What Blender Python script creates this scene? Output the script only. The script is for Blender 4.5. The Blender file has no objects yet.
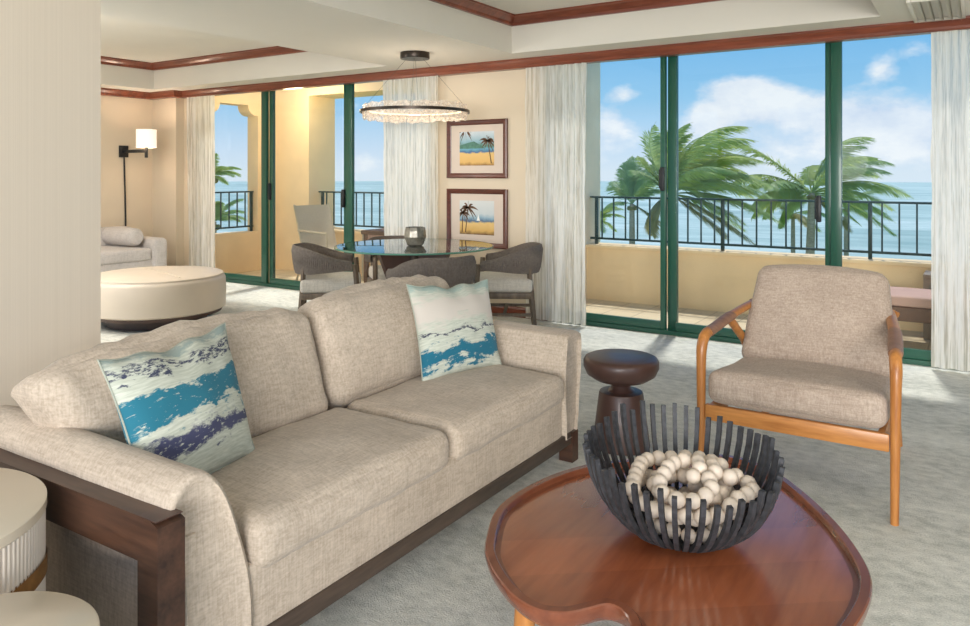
import bpy, bmesh, math, random
from mathutils import Vector, Matrix, noise
random.seed(7)
SC = bpy.context.scene
COL = SC.collection
PI = math.pi
V3 = Vector

# ------------------------------------------------------------------ camera frame (used for setting out)
CAM_H = 1.35; YAW = math.radians(33.0); FPX = 754.0
FWD = V3((-math.sin(YAW), math.cos(YAW), 0)); RGT = V3((math.cos(YAW), math.sin(YAW), 0))
def at(depth, lateral, z):                 # a place given as distance ahead and to the side of the standing point
    p = FWD*depth + RGT*lateral; p.z = z; return p

# ------------------------------------------------------------------ helpers: materials
def srgb(r, g, b):
    f = lambda c: (c/255/12.92) if c/255 <= .04045 else ((c/255+.055)/1.055)**2.4
    return (f(r), f(g), f(b), 1)
def newmat(name):
    m = bpy.data.materials.new(name); m.use_nodes = True
    nt = m.node_tree; b = nt.nodes['Principled BSDF']; return m, nt, b
def N(nt, typ, **kw):
    n = nt.nodes.new(typ)
    for k, v in kw.items():
        if k in n.inputs.keys(): n.inputs[k].default_value = v
        else: setattr(n, k, v)
    return n
def coords(nt, scale=(1,1,1), kind='Object', rot=(0,0,0)):
    t = N(nt, 'ShaderNodeTexCoord'); m = N(nt, 'ShaderNodeMapping')
    m.inputs['Scale'].default_value = scale; m.inputs['Rotation'].default_value = rot
    nt.links.new(t.outputs[kind], m.inputs['Vector']); return m.outputs['Vector']
def ramp(nt, fac, stops):
    r = N(nt, 'ShaderNodeValToRGB'); e = r.color_ramp.elements
    while len(e) < len(stops): e.new(0.5)
    for i, (p, c) in enumerate(stops): e[i].position = p; e[i].color = c if len(c) == 4 else (*c, 1)
    nt.links.new(fac, r.inputs['Fac']); return r.outputs['Color']
def mixc(nt, fac, a, b, mode='MIX'):
    m = N(nt, 'ShaderNodeMix', data_type='RGBA', blend_type=mode)
    for s, v in ((0, fac), (6, a), (7, b)):
        if hasattr(v, 'links'): nt.links.new(v, m.inputs[s])
        else: m.inputs[s].default_value = v
    return m.outputs[2]
def math_(nt, op, a, b=0.0, c=None, clamp=False):
    m = N(nt, 'ShaderNodeMath', operation=op, use_clamp=clamp)
    for i, v in enumerate((a, b, c)):
        if v is None: continue
        if hasattr(v, 'links'): nt.links.new(v, m.inputs[i])
        else: m.inputs[i].default_value = v
    return m.outputs[0]
def noi(nt, vec, scale, detail=3, rough=.55):
    n = N(nt, 'ShaderNodeTexNoise'); n.inputs['Scale'].default_value = scale
    n.inputs['Detail'].default_value = detail; n.inputs['Roughness'].default_value = rough
    nt.links.new(vec, n.inputs['Vector']); return n.outputs['Fac']
def bump(nt, b, h, strength, dist=.01):
    n = N(nt, 'ShaderNodeBump'); n.inputs['Strength'].default_value = strength; n.inputs['Distance'].default_value = dist
    nt.links.new(h, n.inputs['Height']); nt.links.new(n.outputs['Normal'], b.inputs['Normal'])

def plain(name, c, rough=.5, metal=0, var=.06, scale=8, bmp=0, bscale=60, coat=0, stretch=(1,1,1), spec=.5):
    m, nt, b = newmat(name)
    v = coords(nt, stretch); n = noi(nt, v, scale)
    lo = tuple(x*(1-var) for x in c[:3])+(1,); hi = tuple(min(1, x*(1+var)) for x in c[:3])+(1,)
    nt.links.new(ramp(nt, n, [(.3, lo), (.7, hi)]), b.inputs['Base Color'])
    b.inputs['Roughness'].default_value = rough; b.inputs['Metallic'].default_value = metal
    b.inputs['Coat Weight'].default_value = coat; b.inputs['Specular IOR Level'].default_value = spec
    if bmp: bump(nt, b, noi(nt, v, bscale, 4), bmp)
    return m
def wood(name, c1, c2, axis='X', rough=.35, scale=14, coat=.2, boards=0):
    m, nt, b = newmat(name)
    st = {'X': (.12, 1, 1), 'Y': (1, .12, 1), 'Z': (1, 1, .12)}[axis]
    v = coords(nt, st); n1 = noi(nt, v, scale, 6, .65); n2 = noi(nt, v, scale*5, 3, .5)
    f = math_(nt, 'ADD', math_(nt, 'MULTIPLY', n1, .7), math_(nt, 'MULTIPLY', n2, .3))
    col = ramp(nt, f, [(.32, c1), (.68, c2)])
    if boards:
        w = N(nt, 'ShaderNodeTexNoise', noise_dimensions='1D'); w.inputs['Scale'].default_value = 1; w.inputs['Detail'].default_value = 0
        sp = N(nt, 'ShaderNodeSeparateXYZ'); nt.links.new(coords(nt, rot=(0, 0, .9)), sp.inputs[0])
        nt.links.new(math_(nt, 'MULTIPLY', math_(nt, 'FLOOR', math_(nt, 'MULTIPLY', sp.outputs['X'], 1/boards)), 3.71), w.inputs['W'])
        col = mixc(nt, .55, col, ramp(nt, w.outputs['Fac'], [(.3, (.62,.58,.55)), (.7, (1.15,1.12,1.1))]), 'MULTIPLY')
    nt.links.new(col, b.inputs['Base Color'])
    b.inputs['Roughness'].default_value = rough; b.inputs['Coat Weight'].default_value = coat; b.inputs['Coat Roughness'].default_value = .15; b.inputs['Coat IOR'].default_value = 1.9 if coat > .6 else 1.5
    bump(nt, b, f, .06, .004)
    return m
def fabric(name, c1, c2, sc=140, rough=.9, bmp=.25, wr=.35, sheen=.15):
    m, nt, b = newmat(name)
    a = noi(nt, coords(nt, (1, .10, .5)), sc, 2); c = noi(nt, coords(nt, (.5, 1, .08)), sc, 2); d = noi(nt, coords(nt, (.08, .5, 1)), sc, 2)
    w = noi(nt, coords(nt), 5, 3)
    f = math_(nt, 'MULTIPLY', math_(nt, 'ADD', math_(nt, 'ADD', a, c), d), 1/3)
    f = math_(nt, 'ADD', math_(nt, 'MULTIPLY', f, .8), math_(nt, 'MULTIPLY', w, .2))
    nt.links.new(ramp(nt, f, [(.4, c1), (.6, c2)]), b.inputs['Base Color'])
    b.inputs['Roughness'].default_value = rough; b.inputs['Sheen Weight'].default_value = sheen; b.inputs['Specular IOR Level'].default_value = .15
    h = math_(nt, 'ADD', f, math_(nt, 'MULTIPLY', noi(nt, coords(nt), 16, 3, .6), wr))
    bump(nt, b, h, bmp, .012)
    return m

M = {}
M['ceiling'] = plain('ceiling_paint', srgb(222, 216, 204), .9, var=.015, scale=2)
M['wall'] = plain('wall_paint', srgb(222, 206, 182), .9, var=.02, scale=2)
m, nt, b = newmat('wallcovering')            # fine upright thread of the near wall's covering
n = noi(nt, coords(nt, (110, 110, .25)), 3, 3)
nt.links.new(ramp(nt, n, [(.3, srgb(197, 185, 168)), (.7, srgb(203, 191, 174))]), b.inputs['Base Color']); b.inputs['Roughness'].default_value = .85
M['wallcover'] = m
m, nt, b = newmat('carpet')
v = coords(nt); big = noi(nt, coords(nt, (1, 2.2, 1)), 1.6, 4, .6); mid = noi(nt, coords(nt, (1, 1.5, 1)), 16, 3); fine = noi(nt, v, 170, 2)
f = math_(nt, 'ADD', math_(nt, 'ADD', math_(nt, 'MULTIPLY', big, .32), math_(nt, 'MULTIPLY', mid, .34)), math_(nt, 'MULTIPLY', fine, .34))
nt.links.new(ramp(nt, f, [(.38, srgb(176, 178, 170)), (.5, srgb(210, 210, 202)), (.62, srgb(232, 231, 222))]), b.inputs['Base Color'])
b.inputs['Roughness'].default_value = 1; b.inputs['Specular IOR Level'].default_value = .1
bump(nt, b, f, .5, .02); M['carpet'] = m
M['mahogany'] = wood('mahogany', srgb(92, 42, 28), srgb(148, 78, 52), 'X', .32, 10)
M['mahogany_y'] = wood('mahogany_side', srgb(92, 42, 28), srgb(148, 78, 52), 'Y', .32, 10)
M['mahogany_dark'] = wood('dark_mahogany', srgb(70, 34, 24), srgb(112, 58, 42), 'X', .35, 12)
M['walnut'] = wood('walnut', srgb(44, 28, 22), srgb(92, 62, 46), 'X', .42, 16, .1)
M['walnut_z'] = wood('walnut_upright', srgb(48, 30, 23), srgb(98, 66, 48), 'Z', .42, 16, .1)
M['walnut_y'] = wood('walnut_lengthwise', srgb(48, 38, 32), srgb(90, 74, 62), 'Y', .5, 16, .1)
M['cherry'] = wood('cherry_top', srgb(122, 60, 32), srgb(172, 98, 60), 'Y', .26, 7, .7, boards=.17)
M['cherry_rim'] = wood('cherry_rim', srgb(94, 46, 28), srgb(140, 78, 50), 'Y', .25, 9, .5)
M['teak'] = wood('honey_oak', srgb(150, 88, 36), srgb(205, 140, 74), 'Z', .38, 18, .15)
M['teak_x'] = wood('honey_oak_rail', srgb(150, 88, 36), srgb(205, 140, 74), 'X', .38, 18, .15)
M['leather_wrap'] = plain('brown_leather', srgb(142, 104, 82), .45, var=.2, scale=30, bmp=.2)
M['greywood'] = wood('grey_oak', srgb(84, 72, 60), srgb(132, 114, 96), 'Z', .5, 22, .05)
M['darkwood'] = plain('espresso_wood', srgb(76, 53, 46), .42, var=.18, scale=10, coat=.12, stretch=(1, 1, .2))
M['linen'] = fabric('sofa_linen', srgb(174, 158, 140), srgb(206, 190, 172), 170, bmp=.22)
M['linen_seat'] = fabric('sofa_linen_seat', srgb(176, 160, 142), srgb(208, 192, 174), 170, bmp=.28, wr=.6)
M['tweed'] = fabric('armchair_tweed', srgb(156, 138, 123), srgb(190, 172, 156), 230, bmp=.3, wr=.1)
M['chairseat'] = fabric('dining_seat_fabric', srgb(196, 188, 176), srgb(222, 214, 202), 150, bmp=.15)
M['lavender'] = fabric('far_sofa_fabric', srgb(196, 188, 182), srgb(218, 210, 204), 140, bmp=.12, wr=.1)
M['cream_leather'] = plain('cream_leather', srgb(218, 203, 184), .42, var=.03, scale=4, bmp=.03, bscale=90)
M['green'] = plain('green_frame_paint', srgb(36, 88, 70), .35, var=.06, scale=3, coat=.2)
M['green_dark'] = plain('dark_green_seal', srgb(34, 62, 52), .5)  # darker green paint
M['black'] = plain('black_metal', srgb(30, 32, 34), .45, var=.1)
M['railing'] = plain('railing_paint', srgb(30, 58, 56), .45, var=.08)
M['bronze'] = plain('dark_bronze', srgb(66, 58, 52), .35, metal=.8, var=.1)
M['stucco'] = plain('yellow_stucco', srgb(250, 220, 176), .95, var=.05, scale=3, bmp=.3, bscale=70)
M['stucco_light'] = plain('pale_stucco', srgb(242, 224, 194), .95, var=.08, scale=2.5, bmp=.3, bscale=70)  # paler, less yellow stucco
m, nt, b = newmat('balcony_tile')
br = N(nt, 'ShaderNodeTexBrick', offset=0.0); br.inputs['Scale'].default_value = 1
br.inputs['Brick Width'].default_value = .3; br.inputs['Row Height'].default_value = .3; br.inputs['Mortar Size'].default_value = .006
br.inputs['Color1'].default_value = srgb(222, 202, 166); br.inputs['Color2'].default_value = srgb(212, 190, 154); br.inputs['Mortar'].default_value = srgb(184, 164, 134)
nt.links.new(coords(nt), br.inputs['Vector']); nt.links.new(br.outputs['Color'], b.inputs['Base Color']); b.inputs['Roughness'].default_value = .7
M['tile'] = m
M['ribbed'] = plain('ribbed_white_lacquer', srgb(226, 213, 198), .5, var=.02)
M['cream_top'] = plain('cream_lacquer', srgb(226, 212, 190), .3, var=.03, scale=3, coat=.3)
M['goldwood'] = wood('golden_wood', srgb(118, 78, 36), srgb(170, 122, 64), 'X', .35, 14)
m, nt, b = newmat('charred_bowl'); v = coords(nt); n = noi(nt, v, 60, 4)
nt.links.new(ramp(nt, n, [(.3, srgb(34, 34, 36)), (.75, srgb(66, 66, 70))]), b.inputs['Base Color']); b.inputs['Roughness'].default_value = .6; bump(nt, b, n, .3, .004)
M['charcoal'] = m
M['bead'] = plain('bleached_bead_wood', srgb(218, 202, 184), .5, var=.08, scale=22, stretch=(1, 1, .3))
M['rope'] = plain('grey_woven_rope', srgb(112, 102, 94), .85, var=.2, scale=60, bmp=.35, bscale=160)
M['sling'] = plain('outdoor_sling', srgb(206, 190, 164), .8, var=.05, scale=60)
M['wicker'] = plain('brown_wicker', srgb(116, 88, 72), .7, var=.2, scale=70, bmp=.4, bscale=120)
M['wickertop'] = plain('outdoor_cushion', srgb(196, 158, 142), .85, var=.04)
M['outtable'] = plain('weathered_table', srgb(150, 134, 118), .6, var=.1, scale=12)
M['mat'] = plain('picture_mat', srgb(216, 200, 186), .9, var=.02)
M['vent'] = plain('vent_enamel', srgb(222, 216, 204), .5, var=.01)
M['trunk'] = plain('palm_trunk', srgb(186, 164, 138), .95, var=.25, scale=9, stretch=(1, 1, 6), bmp=.4, bscale=30)
M['cord'] = M['black']
def foliage(name, c1, c2):
    m, nt, b = newmat(name)
    nt.links.new(ramp(nt, noi(nt, coords(nt), 2.2, 3), [(.32, c1), (.68, c2)]), b.inputs['Base Color'])
    b.inputs['Roughness'].default_value = .5
    tr = N(nt, 'ShaderNodeBsdfTranslucent'); tr.inputs['Color'].default_value = c2
    ms = N(nt, 'ShaderNodeMixShader'); ms.inputs[0].default_value = .5
    nt.links.new(b.outputs[0], ms.inputs[1]); nt.links.new(tr.outputs[0], ms.inputs[2])
    nt.links.new(ms.outputs[0], nt.nodes['Material Output'].inputs['Surface']); return m
M['frond'] = foliage('palm_frond', srgb(128, 158, 58), srgb(206, 216, 124))
M['frond_pale'] = foliage('palm_frond_pale', srgb(136, 166, 92), srgb(196, 210, 146))
M['frond_dry'] = foliage('palm_frond_dry', srgb(132, 128, 70), srgb(196, 178, 112))
def glassy(name, tint, refl, rough=.02, extra=None):
    m, nt, b = newmat(name)
    tr = N(nt, 'ShaderNodeBsdfTransparent'); tr.inputs['Color'].default_value = tint
    gl = N(nt, 'ShaderNodeBsdfGlossy'); gl.inputs['Roughness'].default_value = rough
    lw = N(nt, 'ShaderNodeLayerWeight'); lw.inputs['Blend'].default_value = .5
    fr = math_(nt, 'ADD', math_(nt, 'MULTIPLY', math_(nt, 'POWER', lw.outputs['Facing'], 5.0), .94), .04)
    ms = N(nt, 'ShaderNodeMixShader')
    nt.links.new(math_(nt, 'MULTIPLY', fr, refl), ms.inputs[0])
    nt.links.new(tr.outputs[0], ms.inputs[1]); nt.links.new(gl.outputs[0], ms.inputs[2])
    nt.links.new(ms.outputs[0], nt.nodes['Material Output'].inputs['Surface']); return m
M['pane'] = glassy('window_glass', (.97, .985, .98, 1), .55)
M['tableglass'] = glassy('table_glass', (.92, .97, .95, 1), 1.2)
m, nt, b = newmat('table_glass_edge'); b.inputs['Base Color'].default_value = srgb(92, 140, 122); b.inputs['Roughness'].default_value = .15; M['glassedge'] = m
m, nt, b = newmat('smoky_pot_glass'); nt.links.new(ramp(nt, noi(nt, coords(nt), 18, 3), [(.3, srgb(96, 92, 82)), (.7, srgb(166, 160, 146))]), b.inputs['Base Color'])
b.inputs['Metallic'].default_value = .35; b.inputs['Roughness'].default_value = .25; M['pot'] = m
def glow(name, c, s):
    m, nt, b = newmat(name); b.inputs['Base Color'].default_value = c; b.inputs['Emission Color'].default_value = c; b.inputs['Emission Strength'].default_value = s; return m
M['shade'] = glow('lit_lamp_shade', srgb(255, 240, 224), .55)
M['led'] = glow('warm_led', srgb(255, 226, 190), 2.0)
m, nt, b = newmat('rippled_lamp_glass')
tr = N(nt, 'ShaderNodeBsdfTransparent'); tr.inputs['Color'].default_value = (.93, .91, .88, 1)
nn = noi(nt, coords(nt), 34, 3, .6); b.inputs['Base Color'].default_value = srgb(240, 228, 214); b.inputs['Roughness'].default_value = .15
b.inputs['Emission Color'].default_value = srgb(255, 232, 208); b.inputs['Emission Strength'].default_value = .12
bump(nt, b, nn, .8, .02); ms = N(nt, 'ShaderNodeMixShader')
nt.links.new(ramp(nt, nn, [(.35, (.15,)*3), (.65, (.7,)*3)]), ms.inputs[0]); nt.links.new(tr.outputs[0], ms.inputs[1]); nt.links.new(b.outputs[0], ms.inputs[2])
nt.links.new(ms.outputs[0], nt.nodes['Material Output'].inputs['Surface']); M['lampglass'] = m
def sheer(name, thin):
    m, nt, b = newmat(name)
    v = coords(nt, (1, .3, .02)); n1 = noi(nt, v, 40, 3, .65); n2 = noi(nt, coords(nt, (1, .3, .05)), 120, 2)
    f = math_(nt, 'ADD', math_(nt, 'MULTIPLY', n1, .7), math_(nt, 'MULTIPLY', n2, .3))
    col = ramp(nt, f, [(.36, srgb(212, 205, 190)), (.5, srgb(243, 239, 229)), (.62, srgb(250, 248, 242))])
    df = N(nt, 'ShaderNodeBsdfDiffuse'); tl = N(nt, 'ShaderNodeBsdfTranslucent'); tp = N(nt, 'ShaderNodeBsdfTransparent')
    nt.links.new(col, df.inputs[0]); nt.links.new(col, tl.inputs[0])
    m1 = N(nt, 'ShaderNodeMixShader'); m1.inputs[0].default_value = .42
    nt.links.new(df.outputs[0], m1.inputs[1]); nt.links.new(tl.outputs[0], m1.inputs[2])
    m2 = N(nt, 'ShaderNodeMixShader'); nt.links.new(ramp(nt, f, [(.36, (thin,)*3), (.55, (.03,)*3)]), m2.inputs[0])
    nt.links.new(m1.outputs[0], m2.inputs[1]); nt.links.new(tp.outputs[0], m2.inputs[2])
    nt.links.new(m2.outputs[0], nt.nodes['Material Output'].inputs['Surface']); return m
M['sheer'] = sheer('crinkled_sheer', .28)

# ------------------------------------------------------------------ helpers: geometry
class MB:
    def __init__(s, off=(0, 0, 0)): s.bm = bmesh.new(); s.off = V3(off)
    def quadmesh(s, verts, faces):
        vs = [s.bm.verts.new(V3(v)-s.off) for v in verts]
        for f in faces:
            try: s.bm.faces.new([vs[i] for i in f])
            except ValueError: pass
        return s
    def box(s, lo, hi, rot=None, bev=0, mtx=None, pivot=None):
        lo, hi = V3(lo), V3(hi); c = (lo+hi)/2
        r = bmesh.ops.create_cube(s.bm, size=1)
        d = hi-lo
        for v in r['verts']:
            p = V3((v.co.x*d.x, v.co.y*d.y, v.co.z*d.z))
            if rot is not None: p = rot @ p
            v.co = p+c-s.off
        if bev:
            ed = list({e for v in r['verts'] for e in v.link_edges})
            bmesh.ops.bevel(s.bm, geom=ed, offset=bev, segments=2, profile=.5, affect='EDGES')
        return s
    def grid(s, fn, nu, nv, closeu=False, closev=False):
        vs = [[s.bm.verts.new(V3(fn(i/(nu if closeu else nu-1), j/(nv if closev else nv-1)))-s.off) for j in range(nv)] for i in range(nu)]
        for i in range(nu if closeu else nu-1):
            for j in range(nv if closev else nv-1):
                a, b_, c, d = vs[i][j], vs[(i+1) % nu][j], vs[(i+1) % nu][(j+1) % nv], vs[i][(j+1) % nv]
                try: s.bm.faces.new((a, b_, c, d))
                except ValueError: pass
        return s
    def lathe(s, prof, c=(0, 0, 0), seg=48, cap=True, rfn=None):
        c = V3(c); rings = []
        for r, z in prof:
            ring = []
            for k in range(seg):
                a = 2*PI*k/seg; rr = r*(rfn(a, z) if rfn else 1)
                ring.append(s.bm.verts.new(c+V3((rr*math.cos(a), rr*math.sin(a), z))-s.off))
            rings.append(ring)
        for a, b_ in zip(rings, rings[1:]):
            for k in range(seg): s.bm.faces.new((a[k], a[(k+1) % seg], b_[(k+1) % seg], b_[k]))
        if cap:
            s.bm.faces.new(rings[0][::-1]); s.bm.faces.new(rings[-1])
        return s
    def tube(s, pts, rad, seg=10, flat=1.0, up=None, cap=True):
        pts = [V3(p) for p in pts]; n = len(pts); rings = []
        rads = rad if isinstance(rad, (list, tuple)) else [rad]*n
        u = None
        for i, p in enumerate(pts):
            t = (pts[min(i+1, n-1)]-pts[max(i-1, 0)]).normalized()
            if up is not None: u = (V3(up)-t*V3(up).dot(t)).normalized()
            elif u is None:
                u = t.orthogonal().normalized()
            else: u = (u-t*u.dot(t)).normalized()
            w = t.cross(u); ring = []
            rr = rads[i]; ru, rw = rr if isinstance(rr, tuple) else (rr*flat, rr)
            for k in range(seg):
                a = 2*PI*k/seg+(PI/4 if seg == 4 else 0)
                ring.append(s.bm.verts.new(p+u*math.cos(a)*ru+w*math.sin(a)*rw-s.off))
            rings.append(ring)
        for a, b_ in zip(rings, rings[1:]):
            for k in range(seg): s.bm.faces.new((a[k], a[(k+1) % seg], b_[(k+1) % seg], b_[k]))
        if cap: s.bm.faces.new(rings[0][::-1]); s.bm.faces.new(rings[-1])
        return s
    def prism(s, poly, z0, z1):
        a = [s.bm.verts.new(V3((x, y, z0))-s.off) for x, y in poly]; b_ = [s.bm.verts.new(V3((x, y, z1))-s.off) for x, y in poly]
        n = len(poly); s.bm.faces.new(a[::-1]); s.bm.faces.new(b_)
        for k in range(n): s.bm.faces.new((a[k], a[(k+1) % n], b_[(k+1) % n], b_[k]))
        return s
    def extrude_poly(s, poly3, vec):
        a = [s.bm.verts.new(V3(p)-s.off) for p in poly3]; b_ = [s.bm.verts.new(V3(p)+V3(vec)-s.off) for p in poly3]; n = len(a)
        s.bm.faces.new(a[::-1]); s.bm.faces.new(b_)
        for k in range(n): s.bm.faces.new((a[k], a[(k+1) % n], b_[(k+1) % n], b_[k]))
        return s
    def soft(s, c, h, r, n=14, puff=(0, 0, 0), rot=None, fn=None, wr=0, wrs=4):
        """cushion shape: rounded box with swelling faces and a little crumple"""
        c = V3(c); h = V3(h); cache = {}
        ts = [math.sin(PI/2*(2*i/n-1)) for i in range(n+1)]
        def vert(p):
            key = tuple(round(x, 5) for x in p)
            if key in cache: return cache[key]
            q = V3([p[i]*h[i] for i in range(3)])
            inn = V3([max(-(h[i]-r), min(h[i]-r, q[i])) for i in range(3)])
            d = q-inn
            o = inn+(d.normalized()*r if d.length > 1e-9 else d)
            for i in range(3):
                j, k = (i+1) % 3, (i+2) % 3
                o[i] += puff[i]*p[i]*max(0, 1-p[j]**2)*max(0, 1-p[k]**2)
            if fn: o = V3(fn(o, p))
            if wr:
                e = max(abs(x) for x in p)
                o += noise.noise_vector((o+c)*wrs)*wr+noise.noise_vector((o+c)*wrs*3)*wr*.35
            if rot is not None: o = rot @ o
            v = s.bm.verts.new(o+c-s.off); cache[key] = v; return v
        for ax in range(3):
            for sg in (-1, 1):
                for i in range(n):
                    for j in range(n):
                        quad = []
                        for a, b_ in ((i, j), (i+1, j), (i+1, j+1), (i, j+1)):
                            p = [0, 0, 0]; p[ax] = sg; p[(ax+1) % 3] = ts[a]; p[(ax+2) % 3] = ts[b_]; quad.append(vert(p))
                        if sg < 0: quad.reverse()
                        try: s.bm.faces.new(quad)
                        except ValueError: pass
        return s
    def build(s, name, mat, parent=None, smooth=True, angle=40):
        bmesh.ops.recalc_face_normals(s.bm, faces=s.bm.faces)
        me = bpy.data.meshes.new(name); s.bm.to_mesh(me); s.bm.free()
        me.materials.append(M[mat] if isinstance(mat, str) else mat)
        if smooth:
            me.shade_smooth(); me.set_sharp_from_angle(angle=math.radians(angle))
        o = bpy.data.objects.new(name, me); COL.objects.link(o)
        if parent is not None: o.parent = parent
        return o
def tag(o, label, cat, group=None, kind=None):
    o['label'] = label; o['category'] = cat
    if group: o['group'] = group
    if kind: o['kind'] = kind
    return o
def thing(name, label, cat, loc=(0, 0, 0), rz=0, group=None):
    o = bpy.data.objects.new(name, None); COL.objects.link(o); o.location = loc; o.rotation_euler = (0, 0, rz); o.empty_display_size = .1
    return tag(o, label, cat, group)
def struct(o): o['kind'] = 'structure'; return o
def sroot(name, loc=(0, 0, 0)):
    o = bpy.data.objects.new(name, None); COL.objects.link(o); o.location = loc; return struct(o)
def dup(root, loc, rz, label):
    r = root.copy(); COL.objects.link(r); r.location = loc; r.rotation_euler = (0, 0, rz); r['label'] = label
    for ch in list(root.children):
        c = ch.copy(); COL.objects.link(c); c.parent = r
        for g in ch.children:
            d = g.copy(); COL.objects.link(d); d.parent = c
    return r
def catmull(pts, n=8, closed=False):
    P = [V3(p) for p in pts]; m_ = len(P); out = []
    for i in range(m_ if closed else m_-1):
        g = (lambda k: P[k % m_]) if closed else (lambda k: P[max(0, min(m_-1, k))])
        a, b_, c, d = g(i-1), g(i), g(i+1), g(i+2)
        for k in range(n):
            t = k/n
            out.append(.5*((2*b_)+(c-a)*t+(2*a-5*b_+4*c-d)*t*t+(3*b_-a-3*c+d)*t**3))
    if not closed: out.append(P[-1])
    return out
def mould(mb, path, prof, closed=False):
    """sweep a moulding profile [(out, z)] along a plan path, room on the right-hand side"""
    n = len(path); P = [V3((x, y, 0)) for x, y in path]; rings = []
    for i in range(n):
        def nrm(a, b_):
            d = (b_-a).normalized(); return V3((d.y, -d.x, 0))
        if closed: n1, n2 = nrm(P[i-1], P[i]), nrm(P[i], P[(i+1) % n])
        else: n1 = nrm(P[max(i-1, 0)], P[max(i, 1)]); n2 = nrm(P[min(i, n-2)], P[min(i+1, n-1)])
        k = (n1+n2); k = k/(1+n1.dot(n2))
        rings.append([mb.bm.verts.new(P[i]+k*o+V3((0, 0, z))-mb.off) for o, z in prof])
    q = len(prof)
    for i in range(n if closed else n-1):
        a, b_ = rings[i], rings[(i+1) % n]
        for k in range(q): mb.bm.faces.new((a[k], b_[k], b_[(k+1) % q], a[(k+1) % q]))
    if not closed: mb.bm.faces.new(rings[0]); mb.bm.faces.new(rings[-1][::-1])
    return mb

# ================================================================== THE SETTING
YW = 6.10            # face of the window wall
ZS, ZC = 2.40, 2.72  # soffit and tray heights
struct(MB().box((-9.4, -1.5, -.12), (3.2, 6.25, 0)).build('floor', 'carpet', smooth=False))

mb = MB()            # ceiling with its two recessed trays
xb = [-9.4, -8.65, -4.83, -3.41, -.53, 3.2]; yb = [-.8, 1.8, 5.68, 6.3]
for i in range(5):
    for j in range(3):
        tray = j == 1 and i in (1, 3)
        z = ZC if tray else ZS
        mb.box((xb[i], yb[j], z), (xb[i+1], yb[j+1], 2.86))
struct(mb.build('ceiling', 'ceiling', smooth=False))

# walls
struct(MB().box((-3.02, -1.5, 0), (-2.85, 1.645, ZC)).build('wall_left', 'wallcover', smooth=False))
mb = MB()
mb.box((-9.4, 1.0, 0), (-9.14, 6.25, ZS)); mb.box((-9.14, 5.98, 0), (-8.63, 6.25, ZS)); mb.box((-8.63, 6.10, 0), (-8.25, 6.25, ZS))
struct(mb.build('wall_far', 'wall', smooth=False))
mb = MB()
mb.box((-4.62, YW, 0), (-3.25, 6.28, ZS)); mb.box((-8.25, YW+.02, 2.355), (-4.62, 6.25, ZS)); mb.box((-3.25, YW+.02, 2.355), (3.2, 6.25, ZS))
struct(mb.build('wall_back', 'wall', smooth=False))

struct(MB().box((2.2, 2.5, 0), (2.35, 6.25, ZS)).build('wall_right', 'wall', smooth=False))
# mahogany mouldings
prof = [(0, 2.318), (.09, 2.318), (.10, 2.328), (.10, 2.345), (.112, 2.362), (.12, 2.38), (.13, 2.386), (.13, 2.40), (0, 2.40)]
struct(mould(MB(), [(-9.14, 1.2), (-9.14, 5.98), (-8.63, 5.98), (-8.63, YW), (3.2, YW)], prof).build('trim_1', 'mahogany', angle=25))
prof2 = [(0, 2.636), (.025, 2.636), (.03, 2.65), (.03, 2.662), (.055, 2.68), (.07, 2.70), (.08, 2.705), (.08, 2.72), (0, 2.72)]
for k, (a, b_) in enumerate(((-8.65, -4.83), (-3.41, -.53))):
    struct(mould(MB(), [(a, 1.8), (a, 5.68), (b_, 5.68), (b_, 1.8)], prof2, True).build('trim_%d' % (k+2), 'mahogany', angle=25))
bprof = [(0, 0), (.018, 0), (.018, .075), (.01, .09), (0, .095)]
struct(mould(MB(), [(-4.62, YW), (-3.25, YW)], bprof).build('baseboard_back', 'mahogany', angle=25))
struct(mould(MB(), [(-9.14, 1.2), (-9.14, 5.98), (-8.63, 5.98)], bprof).build('baseboard_left', 'mahogany_y', angle=25))

# ceiling air vent with curved blades
vt = thing('air_vent', 'white louvred air vent in the ceiling soffit above the right curtain', 'vent', (-.2, 5.55, ZS))
mb = MB()
for x0, x1, y0, y1 in ((-.15, -.125, -.32, .42), (.125, .15, -.32, .42), (-.125, .125, -.32, -.29), (-.125, .125, .39, .42)):
    mb.box((x0, y0, -.018), (x1, y1, 0), bev=.004)
mb.build('frame', 'vent', vt)
for k in range(5):
    x = -.1+.05*k
    MB().grid(lambda u, v, x=x: (x+.026*math.sin(u*1.3), -.29+.68*v, -.004-.032*(1-math.cos(u*1.5))), 6, 2).grid(
        lambda u, v, x=x: (x+.004+.026*math.sin(u*1.3), -.29+.68*v, -.002-.03*(1-math.cos(u*1.5))), 6, 2).build('blade', 'vent', vt)

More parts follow.
